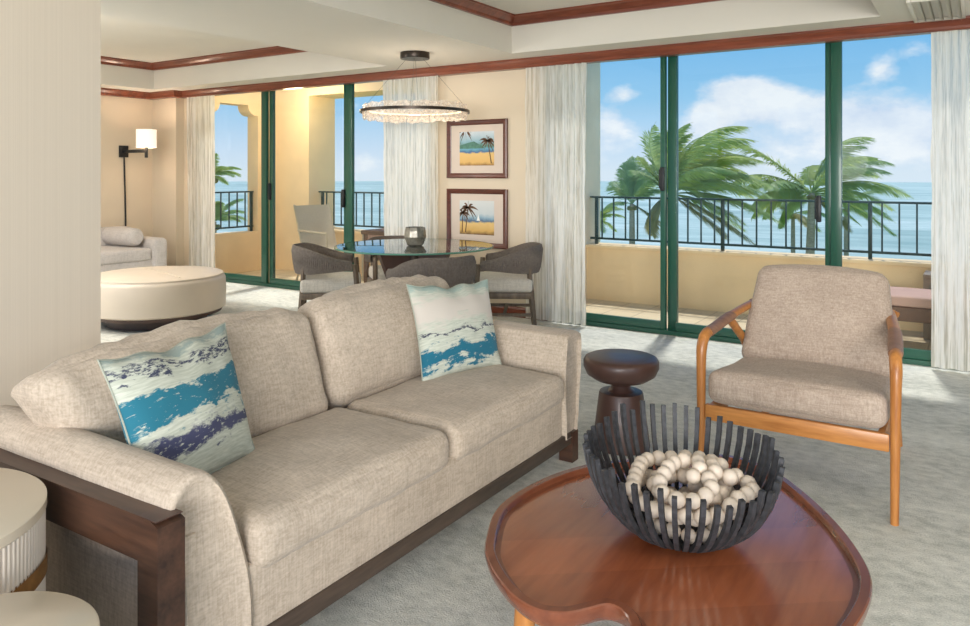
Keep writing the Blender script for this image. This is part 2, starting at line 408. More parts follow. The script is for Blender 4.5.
# sliding glass doors
def sliding(name, x0, x1, stiles, handles):
    root = sroot(name, (0, 0, 0))
    y0, y1 = YW+.0, YW+.1
    mb = MB(); mb.box((x0, y0, 0), (x1, y1, .035)); mb.box((x0, y0, 2.342), (x1, y1, 2.36))
    mb.box((x0, y0, .0), (x0+.05, y1, 2.35)); mb.box((x1-.05, y0, 0), (x1, y1, 2.35))
    mb.build('door_frame', 'green', root, smooth=False)
    for a, b_, yy in stiles:
        MB().box((a, YW+yy, .03), (b_, YW+yy+.042, 2.345), bev=.004).build('stile', 'green', root)
    edges = [x0+.05]+[e for a, b_, _ in stiles for e in (a, b_)]+[x1-.05]
    for k in range(0, len(edges), 2):
        a, b_ = edges[k], edges[k+1]
        if b_-a < .1: continue
        yy = YW+(.012 if (k//2) % 2 == 0 else .055)
        MB().box((a, yy, .035), (b_, yy+.036, .105), bev=.003).build('bottom_rail', 'green', root)
        MB().box((a, yy+.014, .1), (b_, yy+.02, 2.345)).build('glass_pane', 'pane', root, smooth=False)
    for x, z, y in handles:
        mb = MB(); mb.box((x-.018, y-.035, z-.1), (x+.018, y, z+.1), bev=.008); mb.box((x-.03, y-.02, z-.08), (x-.01, y+.01, z+.08), bev=.004)
        mb.build('door_handle', 'black', root)
    return root
sliding('door_1', -8.3, -4.55, [(-7.165, -7.075, .012), (-7.075, -7.01, .055), (-5.865, -5.79, .055), (-5.79, -5.70, .012)], [(-7.05, 1.13, YW+.055), (-5.83, 1.07, YW+.03)])
sliding('door_2', -3.3, 1.9, [(-2.215, -2.17, .012), (-2.165, -2.085, .055), (-.945, -.90, .055), (-.90, -.825, .012)], [(-2.19, 1.3, YW+.012), (-.985, 1.08, YW+.05)])

# balcony shell
struct(MB().box((-8.6, 6.25, -.2), (3.2, 7.42, 0)).build('floor_balcony', 'tile', smooth=False))
mb = MB(); mb.box((-3.5, 7.40, -.2), (3.2, 7.62, .55)); mb.box((-3.5, 7.37, .55), (3.2, 7.66, .585), bev=.006)
mb.box((-7.6, 7.40, -.2), (-4.05, 7.62, .55)); mb.box((-7.6, 7.37, .55), (-4.05, 7.66, .585), bev=.006)
struct(mb.build('wall_parapet', 'stucco', smooth=False))
mb = MB(); mb.box((-4.05, 6.28, -.2), (-3.5, 7.75, 2.9)); struct(mb.build('wall_divider', 'stucco_light', smooth=False))
# left balcony: end wall with a shaped opening, corner pier with deep jamb, lintel and roof
mb = MB()
oy0, oy1, sill, top, rr = 6.27, 7.07, .54, 2.28, .14
def ring_pts(x):
    pts = [(x, oy0, sill), (x, oy1, sill)]
    pts += [(x, oy1, top-rr-.03)]
    for k in range(9):                       # concave corner
        a = PI/2*k/8; pts.append((x, oy1-rr*math.sin(a)*1.0-(.03 if k else 0), top-rr*math.cos(a)))
    for k in range(9):
        a = PI/2*(8-k)/8; pts.append((x, oy0+rr*math.sin(a)+(.03 if k < 8 else 0), top-rr*math.cos(a)))
    pts += [(x, oy0, top-rr-.03)]
    return pts
ia, ib = ring_pts(-8.35), ring_pts(-8.57)
va = [mb.bm.verts.new(p) for p in ia]; vb = [mb.bm.verts.new(p) for p in ib]
n = len(va)
for k in range(n): mb.bm.faces.new((va[k], vb[k], vb[(k+1) % n], va[(k+1) % n]))
for x, vv in ((-8.35, va), (-8.57, vb)):
    o0 = [mb.bm.verts.new(p) for p in ((x, 6.25, 0), (x, 7.32, 0), (x, 7.32, 2.6), (x, 6.25, 2.6))]
    mb.bm.faces.new((o0[0], o0[1], vv[1], vv[0])); mb.bm.faces.new([o0[1], o0[2]]+vv[7:1:-1]+[vv[1]])
    mb.bm.faces.new([o0[2], o0[3]]+vv[16:6:-1]); mb.bm.faces.new([o0[3], o0[0], vv[0]]+vv[n-1:15:-1])
struct(mb.build('wall_balcony_end', 'stucco', smooth=False))
mb = MB(); mb.box((-8.57, 7.30, 0), (-7.6, 7.80, 2.6)); struct(mb.build('wall_balcony_pier', 'stucco', smooth=False))
mb = MB(); mb.box((-7.6, 7.30, 2.40), (-4.05, 7.80, 2.75)); struct(mb.build('ceiling_balcony', 'stucco', smooth=False))

# outdoors: sea and the strip of lawn below
mb = MB(); nseg = 96; c = mb.bm.verts.new((0, 0, -10)); rg = [mb.bm.verts.new((1060*math.cos(2*PI*k/nseg), 1060*math.sin(2*PI*k/nseg), -10)) for k in range(nseg)]
for k in range(nseg): mb.bm.faces.new((c, rg[k], rg[(k+1) % nseg]))
m, nt, b = newmat('sea_water'); v = coords(nt, (.5, 1.6, 1), rot=(0, 0, -YAW)); n1 = noi(nt, v, .12, 5, .65); n2 = noi(nt, v, .018, 3)
nt.links.new(ramp(nt, math_(nt, 'ADD', math_(nt, 'MULTIPLY', n1, .5), math_(nt, 'MULTIPLY', n2, .5)), [(.36, srgb(150, 176, 164)), (.52, srgb(190, 206, 192)), (.66, srgb(222, 230, 218))]), b.inputs['Base Color'])
b.inputs['Roughness'].default_value = .5; b.inputs['Specular IOR Level'].default_value = .12; bump(nt, b, n1, .3, .6); M['sea'] = m
struct(mb.build('sea', 'sea', smooth=False))
M['lawn'] = plain('lawn_grass', srgb(110, 140, 72), 1, var=.2, scale=1)
struct(MB().box((-60, 9, -10.0), (60, 52, -9.7)).build('ground_lawn', 'lawn', smooth=False))

# ------------------------------------------------------------------ balcony railings
def railing(a, b_, label, z0, z1, posts=(), nb=None, anchor=.58):
    a, b_ = V3((a[0], a[1], 0)), V3((b_[0], b_[1], 0)); L = (b_-a).length; u = (b_-a)/L
    t = thing('balcony_railing', label, 'railing', a+V3((0, 0, anchor)), 0, 'balcony railings'); rz = Matrix.Rotation(math.atan2(u.y, u.x), 3, 'Z')
    def bar(s0, s1, w, za, zb, bev=.003):
        mb = MB(off=(0, 0, anchor)); m_ = u*(s0+s1)/2
        mb.box(m_-V3(((s1-s0)/2, w/2, -za)), m_+V3(((s1-s0)/2, w/2, zb)), rot=rz, bev=bev); return mb
    bar(0, L, .04, z1-.02, z1).build('top_rail', 'railing', t); bar(0, L, .03, z0, z0+.022).build('bottom_rail', 'railing', t)
    for p in posts: bar(p-.016, p+.016, .032, anchor, z1-.02).build('post', 'railing', t)
    n = nb or int(L/.135); 
    for k in range(1, n):
        s = L*k/n
        if any(abs(s-p) < .05 for p in posts): continue
        bar(s-.007, s+.007, .014, z0+.02, z1-.02, 0).build('baluster', 'railing', t)
    return t
railing((-3.5, 7.5), (3.2, 7.5), 'long dark green railing on the parapet behind the taupe armchair', .635, 1.10, (.07, 1.42, 2.72, 4.0, 5.3), 50)
railing((-7.6, 7.5), (-4.05, 7.5), 'dark green railing seen behind the dining table through the left door', .635, 1.10, (.06, 1.2, 2.4, 3.6), 26)
railing((-8.46, 6.27), (-8.46, 7.07), 'short dark green railing inside the shaped wall opening', 0.60, 1.10, (.77,), 6, anchor=.54)

# ------------------------------------------------------------------ curtains
def curtain(label, x0, x1, y, folds, amp, seed, gather=0.0, z1=2.37):
    t = thing('curtain', label, 'curtain', ((x0+x1)/2, y, 0), 0, 'crinkled sheer curtains')
    w = x1-x0; nu = max(60, int(folds*14))
    def fn(u, v):
        z = .015+(z1-.02)*v
        nz = noise.noise(V3((u*folds*.6+seed, v*.7, seed)))
        ph = 2*PI*folds*(u+.03*math.sin(3*v+seed))+2.2*nz
        g = 1-gather*math.sin(PI*min(1, max(0, v)))*.5
        x = (u-.5)*w*g+.012*noise.noise(V3((u*folds*2, v*9, seed+4)))
        return (x, amp*(.55+.45*math.cos(3*u+seed))*math.sin(ph)*(.7+.3*(1-v)), z)
    MB().grid(fn, nu, 40).build('drape', 'sheer', t)
    MB().box((-w/2, -.012, z1-.03), (w/2, .012, z1)).build('heading_tape', 'ceiling', t)
    return t
curtain('narrow gathered sheer curtain beside the wall lamp at the far left door', -8.46, -7.92, 6.03, 5, .028, 1)
curtain('sheer white curtain hanging behind the ring pendant and dining table', -5.18, -4.46, 6.03, 8, .03, 2)
curtain('wide cream sheer curtain between the framed pictures and the right door', -3.47, -2.86, 6.03, 7, .03, 3)
curtain('sheer white curtain at the right edge behind the armchair', -.25, .55, 6.03, 9, .03, 4)

# ================================================================== FURNITURE
# ---- sofa
so = V3((-2.1, 2.15, 0))
t = thing('sofa', 'long oatmeal linen sofa with dark walnut side frames and front rail', 'sofa', so)
S = lambda: MB(off=so)
S().soft((-2.09, 2.205, .225), (.505, .895, .105), .02, 10).build('upholstered_base', 'linen', t)
S().box((-2.54, 1.113, .10), (-1.60, 1.17, .47), bev=.01).build('side_panel', 'linen', t)
S().soft((-2.55, 2.18, .39), (.085, 1.03, .20), .05, 14, puff=(.01, 0, .01), rot=Matrix.Rotation(-.12, 3, 'Y')).build('back_panel', 'linen', t)
def arm(ysg, yin, yout, ytin, ytout, y_mid, name='arm'):
    mb = S(); nx = 26; prof = []
    # cross-section from inner foot over the rounded top to outer foot
    if ysg < 0: sec = [(1.318, .12), (1.318, .30), (1.29, .44), (1.255, .54), (1.215, .595), (1.165, .612), (1.118, .592), (1.092, .553), (1.104, .50), (1.118, .42), (1.118, .12)]
    else: sec = [(3.10, .12), (3.10, .30), (3.135, .45), (3.168, .555), (3.185, .583), (3.25, .592), (3.318, .584), (3.338, .555), (3.30, .43), (3.245, .26), (3.205, .12)]
    sec = [(p.x, p.y) for p in catmull([(a, b_, 0) for a, b_ in sec], 4)]
    cy = sum(a for a, _ in sec)/len(sec)
    def ring(x, k, lift=0):
        return [V3((x, cy+(a-cy)*k, .12+(b_-.12)*(1-(1-k)*.35)+lift*(b_-.1))) for a, b_ in sec]
    xs = [(-1.585, .80), (-1.570, .90), (-1.575, .97), (-1.60, 1.0)]+[(-1.60-.95*(i/14), 1.0) for i in range(1, 15)]+[(-2.59, .97), (-2.605, .88), (-2.60, .7)]
    rings = []
    for x, k in xs:
        # the front edge rakes back towards the top
        pts = ring(x, k, lift=.012*max(0, (-x-1.6)))
        rr = []
        for p in pts:
            q = p.copy(); f = max(0, min(1, (x+1.95)/.38)); q.x -= .035*f*max(0, (p.z-.2)/.4)
            q += noise.noise_vector(q*5)*.004
            rr.append(mb.bm.verts.new(q-mb.off))
        rings.append(rr)
    for a, b_ in zip(rings, rings[1:]):
        for k in range(len(a)-1): mb.bm.faces.new((a[k], a[k+1], b_[k+1], b_[k]))
        mb.bm.faces.new((a[-1], a[0], b_[0], b_[-1]))
    mb.bm.faces.new(rings[0]); mb.bm.faces.new(rings[-1][::-1])
    return mb.build(name, 'linen', t, angle=70)
arm(-1, 1.318, 1.118, 1.235, 1.075, 0)
arm(1, 3.10, 3.20, 3.185, 3.305, 0)
for y0, y1 in ((1.318, 2.208), (2.212, 3.10)):
    def sag(o, p):
        o.z += -.012*(1-p[1]**2)*(1-p[0]**2)*(1 if p[2] > 0 else 0)
        return o
    cu = S().soft((-1.845, (y0+y1)/2, .362), (.285, (y1-y0)/2-.006, .070), .05, 26, puff=(.012, .0, .026), wr=.006, wrs=7).build('seat_cushion', 'linen_seat', t)
    mb = S(); xf = -1.562
    mb.tube([(xf-.028, y, .413) for y in [y0+.05+(y1-y0-.1)*i/20 for i in range(21)]], .0035, 6); mb.build('piping', 'linen', cu)
for y0, y1, yl in ((1.07, 2.17, .2), (2.18, 3.14, 0)):
    def slump(o, p):
        o.x -= 0
        # ends droop a little, top edge gathers
        k = p[2]
        o.z -= .03*(p[1]**4)*(k > 0)*k
        if yl: o.z -= .035*max(0, -p[1])*(k+1)/2
        if k > .2: o.x += .009*math.sin(o.y*70+3*math.sin(o.y*9))*(k-.2)
        if k > .2: o.z += .006*math.sin(o.y*60+1+2*math.sin(o.y*7))*(k-.2)
        if yl and p[1] < 0:
            lo = (1-k)/2; o.y += yl*lo*abs(p[1])      # narrows below where the arm stands
        return o
    S().soft((-2.262, (y0+y1)/2, .607-(.018 if yl else 0)), (.10, (y1-y0)/2-.004, .23), .07, 30, puff=(.045, 0, .02), rot=Matrix.Rotation(-.36, 3, 'Y'), fn=slump, wr=.009, wrs=6).build('back_cushion', 'linen_seat', t)
# walnut frames
def side_frame(y0, y1, ztop):
    fr = S(); h = y1-y0; yy = lambda pts: [(x, y0, z) for x, z in pts]
    fr.extrude_poly(yy([(-1.57, 0), (-1.648, 0), (-1.648, ztop+.0015), (-1.60, ztop), (-1.57, ztop-.012)]), (0, h, 0))
    fr.extrude_poly(yy([(-2.60, 0), (-2.60, ztop-.015), (-2.52, ztop-.0135), (-2.52, 0)]), (0, h, 0))
    fr.extrude_poly(yy([(-1.648, ztop-.105), (-2.52, ztop-.118), (-2.52, ztop-.0135), (-1.648, ztop+.0015)]), (0, h, 0))
    return fr
side_frame(1.040, 1.112, .545).build('side_frame', 'walnut', t, smooth=False)
S().box((-1.648, 1.041, .544), (-1.578, 1.111, .5465)).build('joint_plate', 'darkwood', t, smooth=False)
fr = S(); fr.box((-1.64, 3.165, 0), (-1.57, 3.225, .142)); fr.box((-2.60, 3.165, 0), (-2.52, 3.225, .142)); fr.box((-2.52, 3.165, .088), (-1.64, 3.225, .142))
fr.build('side_frame', 'walnut', t, smooth=False)
S().box((-1.63, 1.112, .088), (-1.575, 3.165, .142), bev=.004).build('front_rail', 'walnut_y', t)
S().box((-2.60, 1.112, .088), (-2.54, 3.165, .142), bev=.004).build('rear_rail', 'walnut_y', t)

# ---- throw pillows
def pillow_mat(name, seed, bands, base1, base2):
    m, nt, b = newmat(name)
    tc = N(nt, 'ShaderNodeUVMap'); sp = N(nt, 'ShaderNodeSeparateXYZ'); nt.links.new(tc.outputs[0], sp.inputs[0])
    mp = N(nt, 'ShaderNodeMapping'); mp.inputs['Location'].default_value = (seed, seed*1.7, 0); mp.inputs['Scale'].default_value = (1.1, 2.2, 1); nt.links.new(tc.outputs[0], mp.inputs[0])
    d1 = noi(nt, mp.outputs[0], 3.2, 5, .62); d2 = noi(nt, mp.outputs[0], 15, 4, .7)
    streak = N(nt, 'ShaderNodeMapping'); streak.inputs['Scale'].default_value = (3, 22, 1); nt.links.new(tc.outputs[0], streak.inputs[0])
    st = noi(nt, streak.outputs[0], 3, 3)
    vv = math_(nt, 'ADD', sp.outputs['Y'], math_(nt, 'ADD', math_(nt, 'MULTIPLY', math_(nt, 'SUBTRACT', d1, .5), .42), math_(nt, 'MULTIPLY', math_(nt, 'SUBTRACT', d2, .5), .16)))
    col = ramp(nt, st, [(.35, base1), (.65, base2)])
    for lo, hi, c, soft, holes in bands:
        a = math_(nt, 'MULTIPLY', math_(nt, 'SUBTRACT', vv, lo), 1/soft, clamp=True); e = math_(nt, 'MULTIPLY', math_(nt, 'SUBTRACT', hi, vv), 1/soft, clamp=True)
        f = math_(nt, 'MULTIPLY', a, e)
        if holes: f = math_(nt, 'MULTIPLY', f, ramp(nt, d2, [(holes, (0, 0, 0)), (holes+.09, (1, 1, 1))]))
        col = mixc(nt, f, col, c)
    nt.links.new(col, b.inputs['Base Color']); b.inputs['Roughness'].default_value = .85; b.inputs['Sheen Weight'].default_value = .1; b.inputs['Specular IOR Level'].default_value = .2
    bump(nt, b, st, .12, .004); return m
pm1 = pillow_mat('pillow_print_waves', 1.3, [(.82, .90, srgb(66, 70, 92), .02, .44), (.44, .68, srgb(44, 114, 134), .03, .31), (.21, .39, srgb(74, 76, 104), .04, .34), (.93, 1.2, srgb(150, 164, 158), .05, 0)], srgb(180, 184, 168), srgb(206, 208, 194))
pm2 = pillow_mat('pillow_print_shore', 4.1, [(.50, .86, srgb(208, 200, 190), .08, 0), (.415, .46, srgb(70, 72, 90), .015, .36), (.09, .30, srgb(38, 108, 132), .03, .28), (.90, 1.2, srgb(164, 184, 176), .05, 0)], srgb(182, 188, 174), srgb(206, 209, 196))
def pillow(label, TL, TR, BR, BL, thick, mat):
    TL, TR, BR, BL = map(V3, (TL, TR, BR, BL)); c = (BR+BL)/2; c0 = V3((c.x, c.y, c.z))
    nrm = ((TR-BL).cross(TL-BR)).normalized()
    if nrm.x < 0: nrm = -nrm
    o = bpy.data.objects.new('throw_pillow', None); COL.objects.link(o); o.location = c0; tag(o, label, 'pillow', 'printed throw pillows on the sofa')
    n = 26; mb = MB(off=c0); uvd = []
    def pos(u, v, sg):
        eu, ev = 1-(2*u-1)**2, 1-(2*v-1)**2
        uu = .5+(u-.5)*(1-.07*ev); vv = .5+(v-.5)*(1-.07*eu)
        p = BL*(1-uu)*(1-vv)+BR*uu*(1-vv)+TR*uu*vv+TL*(1-uu)*vv
        th = thick*(max(0, eu)**.55)*(max(0, ev)**.55)
        p = p+nrm*sg*th
        p += noise.noise_vector(p*9+V3((0, 0, sg)))*.006*min(1, eu*ev*6)
        if v > .7: p.z -= .012*math.sin(PI*u)*(v-.7)/.3*(1+.8*math.sin(u*17))
        return p
    gridv = {}
    for sg in (1, -1):
        for i in range(n+1):
            for j in range(n+1):
                edge = i in (0, n) or j in (0, n)
                key = (i, j, 0 if edge else sg)
                if key not in gridv: gridv[key] = mb.bm.verts.new(pos(i/n, j/n, 0 if edge else sg)-c0)
    uvl = mb.bm.loops.layers.uv.new('UVMap')
    for sg in (1, -1):
        for i in range(n):
            for j in range(n):
                ks = [(i, j), (i+1, j), (i+1, j+1), (i, j+1)]
                f = mb.bm.faces.new([gridv[(a, b_, 0 if (a in (0, n) or b_ in (0, n)) else sg)] for a, b_ in (ks if sg > 0 else ks[::-1])])
                for lp, (a, b_) in zip(f.loops, ks if sg > 0 else ks[::-1]): lp[uvl].uv = (a/n, b_/n)
    mb.build('pillow_cover', mat, o, angle=80)
    pts = [pos(i/n, 0, 0) for i in range(n)]+[pos(1, j/n, 0) for j in range(n)]+[pos(1-i/n, 1, 0) for i in range(n)]+[pos(0, 1-j/n, 0) for j in range(n+1)]
    M.setdefault('seam', plain('pillow_seam', srgb(170, 174, 160), .9))
    MB(off=c0).tube(pts, .0028, 6).build('seam_piping', 'seam', o)
    return o
pillow('throw pillow with broad teal and navy wave bands beside the near arm', (-2.05, 1.175, .828), (-2.16, 1.685, .835), (-1.965, 1.655, .435), (-1.86, 1.20, .435), .085, pm1)
pillow('paler throw pillow with a teal lower band against the far arm', (-2.19, 2.71, .838), (-2.085, 3.235, .808), (-1.89, 3.055, .435), (-2.00, 2.585, .43), .08, pm2)

# ---- drum side tables
def drum(label, c, r, h, hb, ph):
    t = thing('drum_table', label, 'side table', (c[0], c[1], 0), 0, 'cream drum side tables')
    MB().lathe([(r*.97, 0), (r, .008), (r, h-.03)], seg=576, rfn=lambda a, z: 1-.008*((int(round(a/(2*PI/576)))//2) % 2)).build('ribbed_body', 'ribbed', t, angle=15)
    MB().lathe([(r*.995, h-.03), (r+.003, h-.026), (r+.003, h-.004), (r-.002, h)], seg=96).build('top', 'cream_top', t)
    mb = MB(); ns = 120; f = lambda a: hb+.13*math.sin(a+ph)
    mb.grid(lambda u, v: ((r+.004)*math.cos(2*PI*u), (r+.004)*math.sin(2*PI*u), f(2*PI*u)+.045*v), ns, 3, closeu=True)
    mb.grid(lambda u, v: ((r-.002)*math.cos(2*PI*u), (r-.002)*math.sin(2*PI*u), f(2*PI*u)+.045*v), ns, 3, closeu=True)
    mb.build('band', 'goldwood', t)
    return t
drum('taller cream drum table standing against the sofa frame', (-2.105, .695), .328, .55, .24, .9)
drum('lower cream drum table in front of the taller one', (-1.543, .645), .208, .47, .16, 2.4)

# ---- coffee table
ct = V3((-.62, 1.75, 0)); ZT = .42
t = thing('coffee_table', 'palette-shaped cherry wood coffee table with raised rim and notch', 'coffee table', ct)
outl = [(-1.046, 1.611), (-.976, 1.516), (-.868, 1.433), (-.785, 1.408), (-.725, 1.430), (-.69, 1.472), (-.665, 1.506), (-.635, 1.505), (-.600, 1.47), (-.555, 1.38), (-.49, 1.31), (-.40, 1.32), (-.31, 1.42), (-.245, 1.55), (-.206, 1.70), (-.19, 1.86), (-.212, 1.995), (-.298, 2.182), (-.42, 2.36), (-.53, 2.475), (-.66, 2.53), (-.80, 2.46), (-.93, 2.33), (-1.035, 2.211), (-1.105, 2.03), (-1.12, 1.80)]
O = catmull([(x, y, 0) for x, y in outl], 7, True); no = len(O)
def nin(i):
    d = (O[(i+1) % no]-O[i-1]).normalized(); return V3((-d.y, d.x, 0))
cen = V3((-.63, 1.9, 0)); sgn = 1 if nin(0).dot(cen-O[0]) > 0 else -1
def tring(off, z): return [O[i]+nin(i)*sgn*off+V3((0, 0, z)) for i in range(no)]
def loft(mb, rings, capa=False, capb=False):
    R_ = [[mb.bm.verts.new(p-mb.off) for p in r] for r in rings]
    for a, b_ in zip(R_, R_[1:]):
        for k in range(len(a)): mb.bm.faces.new((a[k], a[(k+1) % len(a)], b_[(k+1) % len(a)], b_[k]))
    for flag, r in ((capa, R_[0]), (capb, R_[-1])):
        if flag: bmesh.ops.triangulate(mb.bm, faces=[mb.bm.faces.new(r)])
    return mb
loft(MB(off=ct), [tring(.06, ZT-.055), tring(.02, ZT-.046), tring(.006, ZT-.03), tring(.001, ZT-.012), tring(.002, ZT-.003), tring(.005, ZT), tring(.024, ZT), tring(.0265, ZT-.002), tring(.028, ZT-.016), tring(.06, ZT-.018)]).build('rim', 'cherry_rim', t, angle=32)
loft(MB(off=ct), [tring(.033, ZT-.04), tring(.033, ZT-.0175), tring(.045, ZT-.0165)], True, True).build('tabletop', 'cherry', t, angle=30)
for x, y, dx, dy in ((-.86, 1.50, -.03, -.02), (-.33, 1.62, .06, -.04), (-.80, 2.30, -.05, .05), (-.42, 2.2, .06, .05)):
    MB(off=ct).tube([(x+dx, y+dy, 0), (x+dx*.6, y+dy*.6, .15), (x, y, ZT-.04)], [.015, .02, .026], 14).build('leg', 'teak', t)

# ---- slat bowl and bead garland
bc = V3((-.645, 1.935, ZT-.0165))
t = thing('slat_bowl', 'charcoal bowl of upright curved slats on the coffee table', 'bowl', bc)
MB().lathe([(.05, 0), (.075, .002), (.085, .012), (.07, .02), (.03, .016)], seg=48).build('base', 'charcoal', t)
rb = random.Random(3); ns = 48
for k in range(ns):
    a = 2*PI*k/ns; hh = .203+.03*rb.random()+.032*math.cos(a-2.15)+.01*math.sin(a*3+.9); lean = .246+.006*rb.random(); w = .0085
    pts = []
    for i in range(9):
        s = i/8; ang = s*PI/2*.92
        r = .06+(lean-.06)*math.sin(ang)**.95; z = .008+hh*(1-math.cos(ang))**.92/(1-math.cos(PI/2*.92))**.92
        pts.append(V3((r*math.cos(a), r*math.sin(a), z)))
    MB().tube(pts, [(.0085, .0085)]*9, 4, up=(-math.sin(a), math.cos(a), 0)).build('slat', 'charcoal', t, smooth=False)
gar = thing('bead_garland', 'garland of pale wooden beads coiled inside the slat bowl', 'garland', bc+V3((0.012, .0, .05)))
BR = .0205
placed = []
def chain(pts, step):
    P = catmull(pts, 40); out = [P[0]]
    for p in P:
        if (p-out[-1]).length >= step: out.append(p)
    return out
under = [(.02, -.02, .03), (.06, .03, .028), (0, .07, .03), (-.065, .02, .03), (-.04, -.065, .03), (.05, -.08, .04), (.115, -.02, .055), (.10, .08, .06), (.02, .125, .06), (-.09, .10, .06), (-.135, .0, .062), (-.10, -.10, .062), (0, -.145, .065), (.09, -.12, .07)]
over = [(-.15, -.06, .10), (-.12, .03, .105), (-.08, .11, .105), (0, .145, .10), (.07, .125, .105), (.11, .06, .11), (.07, .03, .122), (.03, .055, .125), (-.02, .03, .13), (-.06, -.03, .128), (-.09, -.10, .112), (-.04, -.14, .10), (.02, -.12, .108), (.05, -.06, .118), (.0, -.035, .122), (.045, -.01, .13), (.10, -.03, .115), (.145, .01, .10), (.15, -.07, .098), (.10, -.12, .10), (.06, -.16, .09)]
Rz = Matrix.Rotation(YAW, 3, 'Z')
mesh0 = None; cordpts = []
low = [(.085*math.cos(2*PI*k/12), .085*math.sin(2*PI*k/12), -.012+.004*(k % 3)) for k in range(12)]
mid = [(-.02, .10, .075), (.06, .09, .078), (.10, .02, .08), (.07, -.06, .08), (0, -.09, .078), (-.07, -.05, .08), (-.075, .03, .082), (-.02, .055, .085), (.04, .02, .088), (0, -.04, .085)]
for lst in (low, under, mid, over):
    ch = chain([Rz @ V3(p) for p in lst], BR*1.85)
    cordpts.append(ch)
    for i, p in enumerate(ch):
        if mesh0 is None:
            o = MB().lathe([(.003, -BR), (BR*.5, -BR*.88), (BR*.85, -BR*.53), (BR, 0), (BR*.85, BR*.53), (BR*.5, BR*.88), (.003, BR)], seg=18).build('bead', 'bead', gar, angle=80); mesh0 = o
        else:
            o = mesh0.copy(); COL.objects.link(o)
        o.location = p; d = (ch[min(i+1, len(ch)-1)]-ch[max(i-1, 0)]).normalized()
        o.rotation_euler = d.to_track_quat('Z', 'Y').to_euler(); k = .94+.1*random.random(); o.scale = (k, k, k*.97)
mb = MB()
for ch in cordpts: mb.tube(ch, .002, 6)
mb.build('string', 'bead', gar)

# ---- turned side table
t = thing('pedestal_table', 'small turned dark wood mushroom side table between sofa and armchair', 'side table', (-1.465, 3.49, 0))
MB().lathe([(.128, 0), (.140, .006), (.141, .012), (.128, .11), (.108, .265), (.104, .273), (.07, .278)], seg=64).build('base', 'darkwood', t, angle=35)
MB().lathe([(.07, .276), (.052, .288), (.045, .302), (.05, .315), (.075, .327)], seg=48).build('neck', 'darkwood', t)
MB().lathe([(.07, .325), (.13, .335), (.168, .36), (.184, .395), (.184, .425), (.176, .439), (.162, .445), (.02, .442)], seg=72).build('top', 'darkwood', t, angle=50)

# ---- armchair
ac = V3((-.63, 3.62, 0))
t = thing('armchair', 'taupe tweed lounge armchair with honey oak frame and leather wrapped arms', 'armchair', ac)
A = lambda: MB(off=ac)
for sx in (-1, 1):
    xo = -.63+sx*.372
    # front leg bending over into the arm
    leg = catmull([(xo, 3.285, 0), (xo+.002*sx, 3.285, .25), (xo+.004*sx, 3.29, .50), (xo+.004*sx, 3.30, .585), (xo, 3.325, .628), (xo-.002*sx, 3.37, .640)], 6)
    A().tube(leg, [(.015+.008*min(1, i/18), .015+.008*min(1, i/18)) for i in range(len(leg))], 14).build('front_leg', 'teak', t)
    armp = catmull([(xo-.002*sx, 3.35, .638), (xo-.01*sx, 3.46, .648), (xo-.025*sx, 3.62, .668), (xo-.05*sx, 3.80, .688), (xo-.075*sx, 3.97, .70)], 6)
    ar = A().tube(armp, [(.017, .024)]*len(armp), 14, up=(0, 0, 1)).build('armrest', 'teak', t)
    A().tube(armp[1:14], [(.0205, .028)]*13, 16, up=(0, 0, 1)).build('leather_wrap', 'leather_wrap', ar)
    rl = catmull([(xo-.06*sx, 4.25, 0), (xo-.06*sx, 4.10, .25), (xo-.045*sx, 3.86, .50), (xo-.035*sx, 3.72, .60), (xo-.025*sx, 3.63, .66)], 6)
    A().tube(rl, .02, 12).build('rear_leg', 'teak', t)
    A().box((xo-sx*.045-.014, 3.29, .285), (xo-sx*.045+.014, 4.0, .345), bev=.006).build('side_rail', 'teak_x', t)
A().box((-.985, 3.272, .276), (-.275, 3.300, .345), bev=.006).build('front_rail', 'teak_x', t)
A().box((-.97, 3.955, .27), (-.29, 3.985, .33), bev=.006).build('rear_rail', 'teak_x', t)
mb = A()
for x in (-.85, -.70, -.56, -.41): mb.tube([(x, 3.95, .30), (x, 4.04, .60), (x, 4.10, .78)], .011, 8)
mb.tube(catmull([(-.96, 3.97, .69), (-.80, 4.05, .745), (-.63, 4.075, .755), (-.46, 4.05, .745), (-.30, 3.97, .69)], 6), .016, 10)
mb.build('back_frame', 'teak', t)
def seatfn(o, p):
    o.z += .045*(p[1] < 0)*(-p[1]) if p[2] > -2 else 0       # front lifted: the seat rakes back
    o.x *= 1-.05*max(0, p[1])
    return o
A().soft((-.63, 3.585, .386), (.347, .335, .070), .045, 22, puff=(0, .015, .03), fn=seatfn, wr=.004, wrs=5).build('seat_cushion', 'tweed', t)
def backfn(o, p):
    o.x *= 1-.075*(p[2]+.2)
    o.z -= .014*(abs(p[0])**3)*(p[2] > 0)
    return o
A().soft((-.622, 3.865, .66), (.318, .062, .245), .045, 22, puff=(0, .03, .012), rot=Matrix.Rotation(-.42, 3, 'X'), fn=backfn, wr=.004, wrs=5).build('back_cushion', 'tweed', t)

